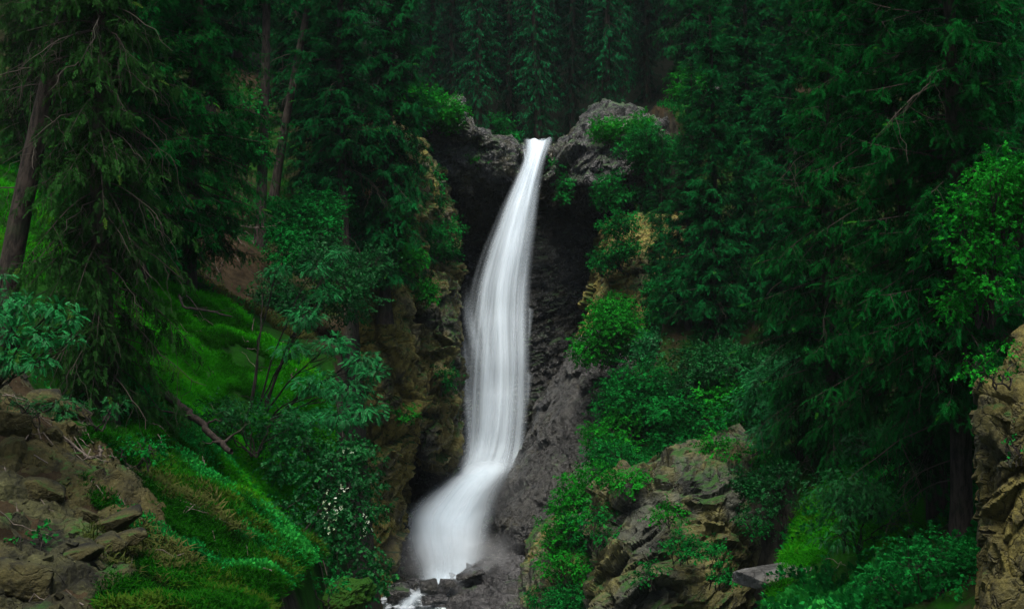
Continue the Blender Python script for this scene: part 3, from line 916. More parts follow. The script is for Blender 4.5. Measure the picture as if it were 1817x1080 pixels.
def spruce_meshes(seed, H=16.0, Rad=2.4, cb=1.5, nb=330, step=0.13, tw=(0.28, 0.5), shape=None, trunk_r=0.2, droop=0.55, hang=0.6, lean=0.0, prof=0.8, sides=9, gap=0.15, dead=0, tipb=0.5, sub=0):
    rng = np.random.default_rng(seed)
    tr, cr = MB(), MB()
    shapes = shape
    zs = np.linspace(-0.6, H, 26)
    bend = np.stack([lean * zs + 0.10 * np.sin(zs * 0.35 + seed), 0.10 * np.cos(zs * 0.3 + seed * 2)], 1)
    bend -= bend[1]
    rad = trunk_r * np.clip(1 - zs / H, 0.03, 1) ** 0.8
    rad[0] *= 1.7
    rad[1] *= 1.2
    tr.tube(np.stack([bend[:, 0], bend[:, 1], zs], 1), rad, sides)
    O, X, Sc, T = [], [], [], []
    for b in range(nb):
        u = (b + rng.random()) / nb
        h = cb + (H - cb) * u ** 1.08
        hr = (h - cb) / (H - cb)
        L = Rad * (1 - hr) ** prof * min(1, 0.62 + hr * 2.5) * rng.uniform(0.55, 1.12)
        if rng.random() < gap: L *= 0.5
        L = max(L, 0.25)
        az = b * 2.39996 + rng.normal(scale=0.35)
        e = np.array([math.cos(az), math.sin(az), 0])
        bx_, by_ = np.interp(h, zs, bend[:, 0]), np.interp(h, zs, bend[:, 1])
        base = np.array([bx_, by_, h])
        nst = max(4, int(L / step))
        s = np.linspace(0, 1, nst)
        upk = 0.08 + 0.5 * hr + rng.normal(scale=0.16)
        dro = droop * rng.uniform(0.6, 1.45)
        dz = L * (upk * s - dro * (1 - 0.6 * hr) * s ** 1.7 + 0.12 * s ** 4)
        wob = rng.normal(scale=0.06 * L) * s ** 2
        side = np.array([-e[1], e[0], 0])
        pts = base + e * (L * s)[:, None] + side * wob[:, None] + np.array([0, 0, 1.0]) * dz[:, None]
        tr.tube(pts[::max(1, nst // 6)], np.linspace(0.010 + 0.008 * L, 0.003, len(pts[::max(1, nst // 6)])), 3)
        tg = np.gradient(pts, axis=0)
        tg /= np.linalg.norm(tg, axis=1, keepdims=True) + 1e-9
        i0 = max(1, int(nst * (0.12 + 0.18 * rng.random() * (1 - hr))))
        bt = rng.uniform(0.0, 0.75)
        for q_ in range(sub if L > 0.6 else 0):
            j = int(nst * rng.uniform(0.2, 0.85))
            sg = 1 if q_ % 2 else -1
            l2 = L * rng.uniform(0.22, 0.5) * (1.15 - j / nst)
            n2 = max(3, int(l2 / step))
            d2 = tg[j] * rng.uniform(0.3, 0.8) + side * sg * rng.uniform(0.5, 1.0) + np.array([0, 0, rng.uniform(-0.45, 0.1)])
            s2 = np.linspace(0.15, 1, n2)
            p2 = pts[j] + d2 * (l2 * s2)[:, None] + np.array([0, 0, -0.5 * l2]) * (s2 ** 2)[:, None]
            tr.tube(np.stack([pts[j], p2[n2 // 2], p2[-1]]), [0.007, 0.004, 0.002], 3)
            sd2 = np.cross(d2, [0, 0, 1.0])
            b2 = bt * 0.7 + 0.45 * (j / nst) ** 2 + rng.normal(scale=0.1)
            for i2 in range(n2):
                for sg2 in (-1, 1):
                    O.append(p2[i2] + rng.normal(scale=0.035, size=3))
                    X.append(d2 * 0.6 + sd2 * sg2 * rng.uniform(0.3, 0.8) + np.array([0, 0, -hang * rng.uniform(-0.3, 1.5)]))
                    Sc.append(rng.uniform(*tw) * (1.05 - 0.3 * s2[i2]))
                    T.append(np.clip(b2 + rng.normal(scale=0.1) + 0.25 * s2[i2], 0, 0.88))
        for i in range(i0, nst):
            for sg in (-1, 1):
                O.append(pts[i] + rng.normal(scale=0.045, size=3))
                hh = hang * rng.uniform(-0.35, 1.6)
                X.append(tg[i] * 0.55 + side * sg * rng.uniform(0.4, 0.9) + np.array([0, 0, -hh]))
                Sc.append(rng.uniform(*tw) * (1.1 - 0.45 * s[i]))
                T.append(np.clip(bt * 0.7 + rng.normal(scale=0.12) + 0.55 * s[i] ** 2 - 0.12, 0, 0.88))  # inner sprays darker: old needles, plus crown shade put into the tint
            if rng.random() < 0.35:
                O.append(pts[i])
                X.append(np.array([0, 0, -1]) + 0.35 * rng.normal(size=3))
                Sc.append(rng.uniform(*tw))
                T.append(np.clip(bt * 0.6, 0, 0.8))
        O.append(pts[-1])
        X.append(tg[-1] + np.array([0, 0, 0.1]))
        Sc.append(tw[1] * 0.8)
        T.append(0.97 if rng.random() < tipb * 0.3 else min(0.88, bt + 0.25))
    place(cr, shapes, O, X, Sc, T, rng)
    dd = None
    if dead:
        dd = tr
        for k in range(dead):
            h = rng.uniform(cb * 0.3, cb + (H - cb) * 0.45)
            az = rng.uniform(0, 6.28)
            e = np.array([math.cos(az), math.sin(az), 0])
            L = rng.uniform(0.6, 1.15) * Rad * 0.75
            s = np.linspace(0, 1, 9)
            base = np.array([np.interp(h, zs, bend[:, 0]), np.interp(h, zs, bend[:, 1]), h])
            pts = base + e * (L * s ** 0.9)[:, None] + np.array([0, 0, 1.0]) * (-L * 0.55 * s ** 1.6)[:, None] + rng.normal(scale=0.03, size=(9, 3)) * s[:, None]
            dd.tube(pts, np.linspace(0.014, 0.004, 9), 4, 1.0)
            for j in range(rng.integers(3, 8)):
                i = rng.integers(2, 8)
                n_ = 7
                s2 = np.linspace(0, 1, n_)
                ll = rng.uniform(0.3, 1.0)
                dr = np.array([rng.normal() * 0.4, rng.normal() * 0.4, -1.0])
                dd.tube(pts[i] + dr * (ll * s2)[:, None] + rng.normal(scale=0.025, size=(n_, 3)), np.linspace(0.006, 0.0025, n_), 3, 1.0)
    return tr, cr


rg = np.random.default_rng(5)
TW_NEAR = [twig_shape(rg, 8, 0.36, 0.045) for _ in range(6)]
TW_MID = [twig_shape(rg, 6, 0.45, 0.055, extra=0.2) for _ in range(6)]
TW_FAR = [twig_shape(rg, 5, 0.48, 0.065, extra=0.1) for _ in range(5)]


class Proto:
    def __init__(s, seed, mat, bark='bark', **kw):
        tr, cr = spruce_meshes(seed, **kw)
        s.tr, s.cr = tr.mesh("trunk", True), cr.mesh("crown")
        s.tr.materials.append(M[bark])
        s.cr.materials.append(M[mat])

    def put(s, name, label, loc, rz=0.0, sc=1.0, tilt=(0, 0), group=None, cat="spruce"):
        r = empty(name, loc, rz)
        r.rotation_mode = 'ZYX'      # turned on its own axis first, then leaned
        r.rotation_euler = (tilt[0], tilt[1], rz)
        r.scale = (sc, sc, sc) if not isinstance(sc, tuple) else sc
        tag(r, label, cat, group)
        for nm, me in (("trunk", s.tr), ("crown", s.cr)):
            o = bpy.data.objects.new(nm, me)
            COL.objects.link(o)
            o.parent = r
        return r


def at(px, D, dz=-0.15):
    x = (px - 908.5) * KPX * D
    return (x, D, h1(x, D) + dz)


NEAR_A = Proto(101, 'needle_near', H=17, Rad=2.5, cb=1.3, nb=330, sub=7, step=0.075, tw=(0.13, 0.245), shape=TW_NEAR, trunk_r=0.21, droop=0.6, hang=0.75, dead=22)
NEAR_B = Proto(102, 'needle_near', H=15, Rad=2.2, cb=2.3, nb=290, sub=7, step=0.075, tw=(0.13, 0.245), shape=TW_NEAR, trunk_r=0.19, droop=0.55, hang=0.75, lean=-0.05, dead=20)
NEAR_C = Proto(103, 'needle_olive', H=15, Rad=2.0, cb=0.7, nb=300, sub=6, step=0.075, tw=(0.13, 0.245), shape=TW_NEAR, trunk_r=0.2, droop=1.0, hang=1.7, dead=70, gap=0.3)
NEAR_D = Proto(104, 'needle_near', H=15, Rad=2.5, cb=1.0, nb=290, sub=6, step=0.085, tw=(0.14, 0.26), shape=TW_NEAR, trunk_r=0.17, droop=0.5, hang=0.7, dead=10)
MID_A = Proto(111, 'needle', H=16, Rad=2.1, cb=1.0, nb=300, sub=5, step=0.10, tw=(0.17, 0.30), shape=TW_MID, trunk_r=0.17, droop=0.55, dead=8)
MID_B = Proto(112, 'needle', H=17, Rad=1.8, cb=2.8, nb=270, sub=5, step=0.10, tw=(0.17, 0.30), shape=TW_MID, trunk_r=0.17, droop=0.5, gap=0.3, dead=12)
MID_C = Proto(113, 'needle', H=19, Rad=1.7, cb=7.5, nb=180, sub=5, step=0.11, tw=(0.17, 0.30), shape=TW_MID, trunk_r=0.17, droop=0.45, gap=0.3, dead=14)
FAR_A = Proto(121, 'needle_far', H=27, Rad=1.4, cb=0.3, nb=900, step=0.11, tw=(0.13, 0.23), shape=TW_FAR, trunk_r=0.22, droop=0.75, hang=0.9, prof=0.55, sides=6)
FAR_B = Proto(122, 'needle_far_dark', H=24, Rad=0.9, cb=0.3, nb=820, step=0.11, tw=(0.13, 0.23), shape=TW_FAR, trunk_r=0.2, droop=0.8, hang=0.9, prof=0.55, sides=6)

FOREST = "spruces on the slope above the falls"
far = [  # px, D, proto, scale, label
    (955, 68, FAR_A, 1.0, "broad spruce centred right above the waterfall lip, branches almost to the ground"),
    (1018, 69, FAR_B, 1.0, "dark narrow spruce directly east of the broad one above the lip"),
    (1075, 69, FAR_A, 1.05, "spruce standing straight above the rounded lip rock"),
    (900, 70, FAR_B, 1.0, "slim spruce just west of the broad one above the lip"),
    (848, 69, FAR_A, 0.95, "slim pale edged spruce over the wet grey shelf"),
    (806, 70, FAR_B, 0.95, "spruce behind the grassy knob of the west cliff top"),
    (985, 75, FAR_B, 1.0, "tall spruce seen through the gap behind the broad and the dark one"),
    (1045, 78, FAR_B, 1.0, "spruce far up the slope under the pale cliff"),
    (925, 76, FAR_B, 1.1, "spruce in the second row between the slim and the broad one"),
    (870, 78, FAR_B, 1.0, "spruce in the second row behind the two slim ones"),
    (1110, 76, FAR_A, 1.0, "hazy spruce on the east slope above the rounded rock"),
    (1150, 73, FAR_B, 1.0, "spruce behind the bright shrub on the east shoulder"),
    (765, 74, FAR_A, 1.0, "spruce looming behind the big cliff top spruce, east side"),
    (825, 84, FAR_B, 1.05, "third row spruce over the wet shelf"),
    (1195, 78, FAR_A, 1.05, "spruce rising behind the grey boulder on the slope top"),
    (725, 70, FAR_B, 1.0, "spruce hidden in shade straight behind the cliff top spruce"),
]
BACK = "spruces massed on the hillside above the falls"
for k, (px, D) in enumerate(((745, 80), (785, 78), (838, 77), (885, 84), (912, 88), (940, 84), (968, 82), (1000, 85), (1030, 86), (1062, 84), (1092, 83), (1125, 80), (1170, 82), (1015, 95), (955, 98), (898, 98), (850, 96), (1085, 97), (800, 92), (1135, 94), (1215, 84), (700, 82))):
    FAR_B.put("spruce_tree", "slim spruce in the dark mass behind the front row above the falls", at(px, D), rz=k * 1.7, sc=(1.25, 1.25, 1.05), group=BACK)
for k, (px, D, pr, sc, lb) in enumerate(far):
    pr.put("spruce_tree", lb, at(px, D), rz=k * 1.3, sc=sc, group=FOREST)
DIM = "spruces in the dim forest behind"
dim = [(-30, 62, MID_A, 1.2), (60, 56, MID_B, 1.2), (140, 66, MID_A, 1.25), (230, 52, MID_B, 1.15), (300, 62, MID_A, 1.2), (370, 54, MID_B, 1.1), (420, 66, MID_A, 1.2), (555, 62, MID_A, 1.2), (620, 68, FAR_A, 0.9), (500, 74, FAR_A, 1.0),
       (1350, 58, MID_A, 1.2), (1420, 66, MID_B, 1.25), (1500, 56, MID_A, 1.2), (1580, 64, MID_A, 1.2), (1660, 50, MID_B, 1.2), (1740, 58, MID_A, 1.2), (1830, 52, MID_A, 1.1), (1290, 74, FAR_A, 1.0), (1390, 80, FAR_B, 1.0), (1240, 70, MID_A, 1.3)]
for k, (px, D, pr, sc) in enumerate(dim):
    side = "west" if px < 900 else "east"
    pr.put("spruce_tree", f"dark spruce merging into the dim forest high on the {side} slope", at(px, D), rz=k * 2.1, sc=sc, group=DIM + ", " + side)

# singular ones
MID_A.put("spruce_tree", "big spruce rooted on the cliff top, its boughs over the ochre buttress", tuple(P(684, 540, 47.8)), 0.4, (1.08, 1.08, 1.1))
MID_B.put("spruce_tree", "spruce with dark bare lower trunk on the ledge west of the ochre buttress", at(612, 46), 2.0, 1.0)
MID_C.put("spruce_tree", "bare straight spruce trunk standing on the brown slope, boughs only at the top", at(460, 42), 1.0, 1.0)
MID_C.put("spruce_tree", "leaning bare trunk behind the straight one, tilted to the east", at(482, 48), 2.2, 0.95, tilt=(0, R(9)))
NEAR_C.put("spruce_tree", "shaggy old spruce with hanging dead twigs over the earth bank", at(190, 24), 0.8, 1.0)
NEAR_C.put("spruce_tree", "ragged spruce with olive boughs behind the thick leaning trunk", at(50, 37), 2.9, 1.05)
NEAR_A.put("spruce_tree", "dense dark spruce behind the shaggy old one, trunk hidden", at(245, 31), 5.0, (0.95, 0.95, 0.9))
MID_C.put("spruce_tree", "spruce with a thick leaning bare trunk at the photograph's west border", at(-6, 24.5), 2.6, (1.25, 1.25, 0.9), tilt=(0, R(10.5)))
NEAR_D.put("spruce_tree", "leafy dark spruce between the shaggy one and the bare trunks", at(335, 33), 1.9, (1.0, 1.0, 0.95))
MID_A.put("spruce_tree", "short spruce filling the gap between slender spruce and thin trunk", at(1222, 50), 5.1, (0.8, 0.8, 0.6))
MID_B.put("spruce_tree", "spruce growing above the rounded lip rock's shoulder, narrow and dark", at(1140, 58), 0.9, (0.85, 0.85, 0.9))
MID_A.put("spruce_tree", "low spruce skirt in the shade west of the ochre buttress", at(560, 49), 4.4, (0.9, 0.9, 0.7))
MID_A.put("spruce_tree", "spruce on the far bright slope behind the two bare trunks", at(520, 55), 1.7, (1.0, 1.0, 0.9))
MID_A.put("spruce_tree", "slender spruce with visible trunk on the east cliff, nearest to the falls", at(1178, 54), 3.3, (0.8, 0.8, 0.85))
MID_B.put("spruce_tree", "spruce with thin straight trunk down to the shrubs, east bank", at(1262, 44.5), 0.2, (0.95, 0.95, 0.9))
MID_A.put("spruce_tree", "bushy spruce between the thin trunk and the big dark ones", at(1330, 49), 1.2, (1.0, 1.0, 0.95))
NEAR_A.put("spruce_tree", "biggest dark spruce, its curved trunk ending in the bright ferny slope", at(1665, 27.5), 0.0, (1.05, 1.05, 1.05), tilt=(0, R(-6)))
NEAR_B.put("spruce_tree", "dark spruce with thick trunk right beside the yellow rock face", at(1702, 25.5), 1.4, (1.1, 1.1, 1.1))
NEAR_A.put("spruce_tree", "dark full spruce at the edge of the gorge light, boughs sweeping low", at(1480, 33), 4.0, (0.95, 0.95, 1.0))
MID_A.put("spruce_tree", "spruce closing the gap between the bushy one and the dark full one", at(1405, 45), 3.9, (1.0, 1.0, 0.9))
MID_A.put("spruce_tree", "lighter green spruce in the upper corner above the bright bush", at(1770, 36), 2.7, 1.1)

# ------------------------------------------------------------------ broadleaf shrubs


def pinnate(rng, n=6, ll=0.30, lw=0.085):
    Q = []
    for t in np.linspace(0.15, 0.95, n):
        p = np.array([t, 0, -0.35 * t * t])
        for sg in (-1, 1):
            a = rng.uniform(0.9, 1.25)
            d = np.array([math.cos(a), sg * math.sin(a), rng.uniform(-0.35, 0.0)])
            d /= np.linalg.norm(d)
            w_ = np.cross(d, [0, 0, 1.0])
            w_ = w_ / np.linalg.norm(w_) * lw * rng.uniform(0.8, 1.2)
            L = ll * (1.1 - 0.5 * abs(t - 0.5)) * rng.uniform(0.85, 1.15)
            Q.append([p, p + d * L * 0.5 - w_, p + d * L + [0, 0, -0.06], p + d * L * 0.5 + w_])
    p = np.array([0.97, 0, -0.34])
    Q.append([p, p + [ll * 0.5, -lw, -0.06], p + [ll, 0, -0.15], p + [ll * 0.5, lw, -0.06]])
    return np.array(Q)


def cluster(rng, n=9, ll=0.42, lw=0.15):
    Q = []
    for k in range(n):
        t = rng.uniform(0.1, 1.0)
        p = np.array([t, rng.normal() * 0.06, rng.normal() * 0.06])
        az = rng.uniform(-1.6, 1.6)
        d = np.array([math.cos(az), math.sin(az), rng.uniform(-0.7, 0.35)])
        d /= np.linalg.norm(d)
        w_ = np.cross(d, np.array([0, 0, 1.0]) + 0.4 * rng.normal(size=3))
        w_ = w_ / np.linalg.norm(w_) * lw * rng.uniform(0.7, 1.2)
        L = ll * rng.uniform(0.6, 1.2)
        Q.append([p, p + d * L * 0.5 - w_, p + d * L + [0, 0, -0.1 * L], p + d * L * 0.5 + w_])
    return np.array(Q)


LEAF = {'pinnate': [pinnate(rg) for _ in range(4)], 'cluster': [cluster(rg) for _ in range(5)], 'small': [cluster(rg, 12, 0.30, 0.10) for _ in range(5)]}


def shrub(name, label, cat, base, clumps, mat, leaf='cluster', n=160, ls=0.22, seed=0, flat=0.55, bark='bark_dark', stems=3, hang=0.25, group=None, sr=0.025, flowers=None, stem_name="stem"):
    """clumps: list of (centre xyz, radius); leafy twigs spread through each, a limb runs to each"""
    rng = np.random.default_rng(seed + 900)
    base = np.asarray(base, float)
    st, fo = MB(), MB()
    O, X, Sc, T = [], [], [], []
    roots = [base + np.array([rng.normal() * 0.12, rng.normal() * 0.12, -0.15]) for _ in range(stems)]
    for i, (cc, r) in enumerate(clumps):
        cc = np.asarray(cc, float)
        b0 = roots[i % stems]
        s = np.linspace(0, 1, 9)[:, None]
        mid = np.array([(b0[0] * 0.6 + cc[0] * 0.4), (b0[1] * 0.6 + cc[1] * 0.4), b0[2] * 0.35 + cc[2] * 0.65])
        pts = (1 - s) ** 2 * b0 + 2 * s * (1 - s) * mid + s ** 2 * cc + rng.normal(scale=0.03, size=(9, 3)) * np.sin(np.pi * s)
        st.tube(pts, np.linspace(sr * (0.7 + r * 0.6), 0.006, 9), 5)
        m = int(n * (r / 0.5) ** 2)
        dirs = rng.normal(size=(m, 3))
        dirs /= np.linalg.norm(dirs, axis=1, keepdims=True)
        rad = r * rng.uniform(0.15, 1.0, m) ** 0.55
        # sub-twigs, so the clump has an uneven outline
        lob = 1 + 0.45 * fbm(dirs * 1.7 + seed + i * 3.1, seed, 2)
        q = cc + dirs * (rad * lob)[:, None] * np.array([1, 1, flat])
        for k in range(m):
            O.append(q[k])
            X.append(dirs[k] * np.array([1, 1, 0.5]) + np.array([0, 0, -hang]) + 0.35 * rng.normal(size=3))
            Sc.append(ls * rng.uniform(0.65, 1.25))
            T.append(np.clip(0.45 + 0.25 * dirs[k, 2] * 0 + rng.normal(scale=0.2), 0, 1.0))
        for k in range(max(3, int(m / 14))):
            j = rng.integers(0, m)
            p = pts[rng.integers(5, 9)]
            t2 = np.linspace(0, 1, 4)[:, None]
            st.tube(p * (1 - t2) + q[j] * t2 + np.array([0, 0, -0.06]) * np.sin(np.pi * t2), np.linspace(0.008, 0.003, 4), 3)
    place(fo, LEAF[leaf], O, X, Sc, T, rng)
    root = tag(empty(name, tuple(base)), label, cat, group)
    for m_, nm, mt in ((st, stem_name, M[bark]), (fo, "foliage", M[mat])):
        for k in range(len(m_.v)): m_.v[k] = m_.v[k] - base.astype(np.float32)
        m_.build(nm, mt, root)
    if flowers:
        f = MB()
        for (cc, r, m) in flowers:
            d = rng.normal(size=(m, 3)) * r * np.array([1, 0.5, 1.2]) + np.asarray(cc)
            place(f, LEAF['cluster'], d, rng.normal(size=(m, 3)), np.full(m, 0.06), rng.random(m), rng)
        for k in range(len(f.v)): f.v[k] = f.v[k] - base.astype(np.float32)
        f.build("blossoms", M['flower'], root)
    return root


def pc(*L):
    """clumps from measured points: (px, py, D, radius)"""
    return [(P(a, b, D), r) for (a, b, D, r) in L]


def mound(px, py, D, w_, h_, k, seed):
    """k clumps filling a mound w_ wide and h_ high with its foot at the measured point"""
    rng = np.random.default_rng(seed + 77)
    q = P(px, py, D)
    out = []
    for i in range(k):
        a = rng.uniform(-1, 1)
        z = rng.uniform(0.1, 1.0) * h_ * (1 - 0.5 * a * a)
        out.append((q + np.array([a * w_ / 2, rng.uniform(-0.5, 0.5) * w_ * 0.6, z]), rng.uniform(0.22, 0.38) * min(w_, h_ * 1.6)))
    return out


shrub("rowan_tree", "young rowan with blue green feathery leaves leaning over the grassy bank", "rowan", P(450, 760, 28.5),
      pc((490, 480, 28, .28), (560, 475, 28.2, .26), (600, 450, 28.5, .22), (540, 560, 27.8, .42), (520, 620, 27.5, .38), (590, 610, 27.5, .42), (640, 640, 27.3, .4), (560, 680, 27, .48), (620, 690, 27, .45), (660, 660, 27, .3),
         (600, 740, 26.6, .5), (650, 730, 26.6, .4), (530, 740, 26.8, .4), (580, 520, 28.4, .3)),
      'rowan', 'pinnate', 330, 0.108, 1, 0.5, stems=4, sr=0.03)
shrub("rowan_tree", "rowan boughs with pale blue green leaves entering at the photograph's west border", "rowan", P(-30, 700, 20),
      pc((0, 530, 18.6, .32), (45, 540, 18.6, .3), (100, 548, 18.5, .24), (125, 565, 18.4, .18), (20, 590, 18.4, .3), (75, 600, 18.3, .28), (130, 600, 18.2, .16), (20, 640, 18.2, .28), (70, 640, 18.2, .22), (5, 490, 18.8, .15), (-30, 560, 18.4, .4), (-30, 640, 18.4, .4)),
      'rowan', 'pinnate', 300, 0.095, 2, 0.5, stems=2)
VR = pc((520, 960, 24.2, .34), (500, 1010, 23.4, .32), (540, 1030, 23.8, .34), (560, 1075, 23.6, .3), (500, 1070, 22.6, .28), (540, 790, 26.2, .5), (600, 800, 26, .5), (640, 800, 26, .4), (560, 850, 25.6, .45), (620, 860, 25.6, .45), (660, 850, 25.7, .3), (580, 910, 25.2, .42), (630, 920, 25.2, .4), (670, 900, 25.3, .25), (600, 970, 25, .38),
        (650, 980, 25, .36), (550, 960, 25, .35), (670, 1020, 24.9, .3), (600, 1030, 24.8, .35), (640, 1050, 24.7, .3), (500, 820, 26, .4), (480, 770, 26.6, .35), (510, 900, 25.2, .35))
shrub("climbing_shrub", "dark leafy shrub draped down the bank edge, white blossoms in it", "shrub", P(600, 820, 27.0), VR, 'ivy', 'cluster', 230, 0.13, 3, 0.9, stems=5, hang=0.9,
      flowers=[(P(592, 905, 24.7), .12, 30), (P(606, 868, 24.8), .05, 7), (P(585, 935, 24.6), .05, 6), (P(648, 925, 24.8), .05, 6), (P(645, 950, 24.8), .04, 4), (P(617, 795, 25.4), .04, 4)])
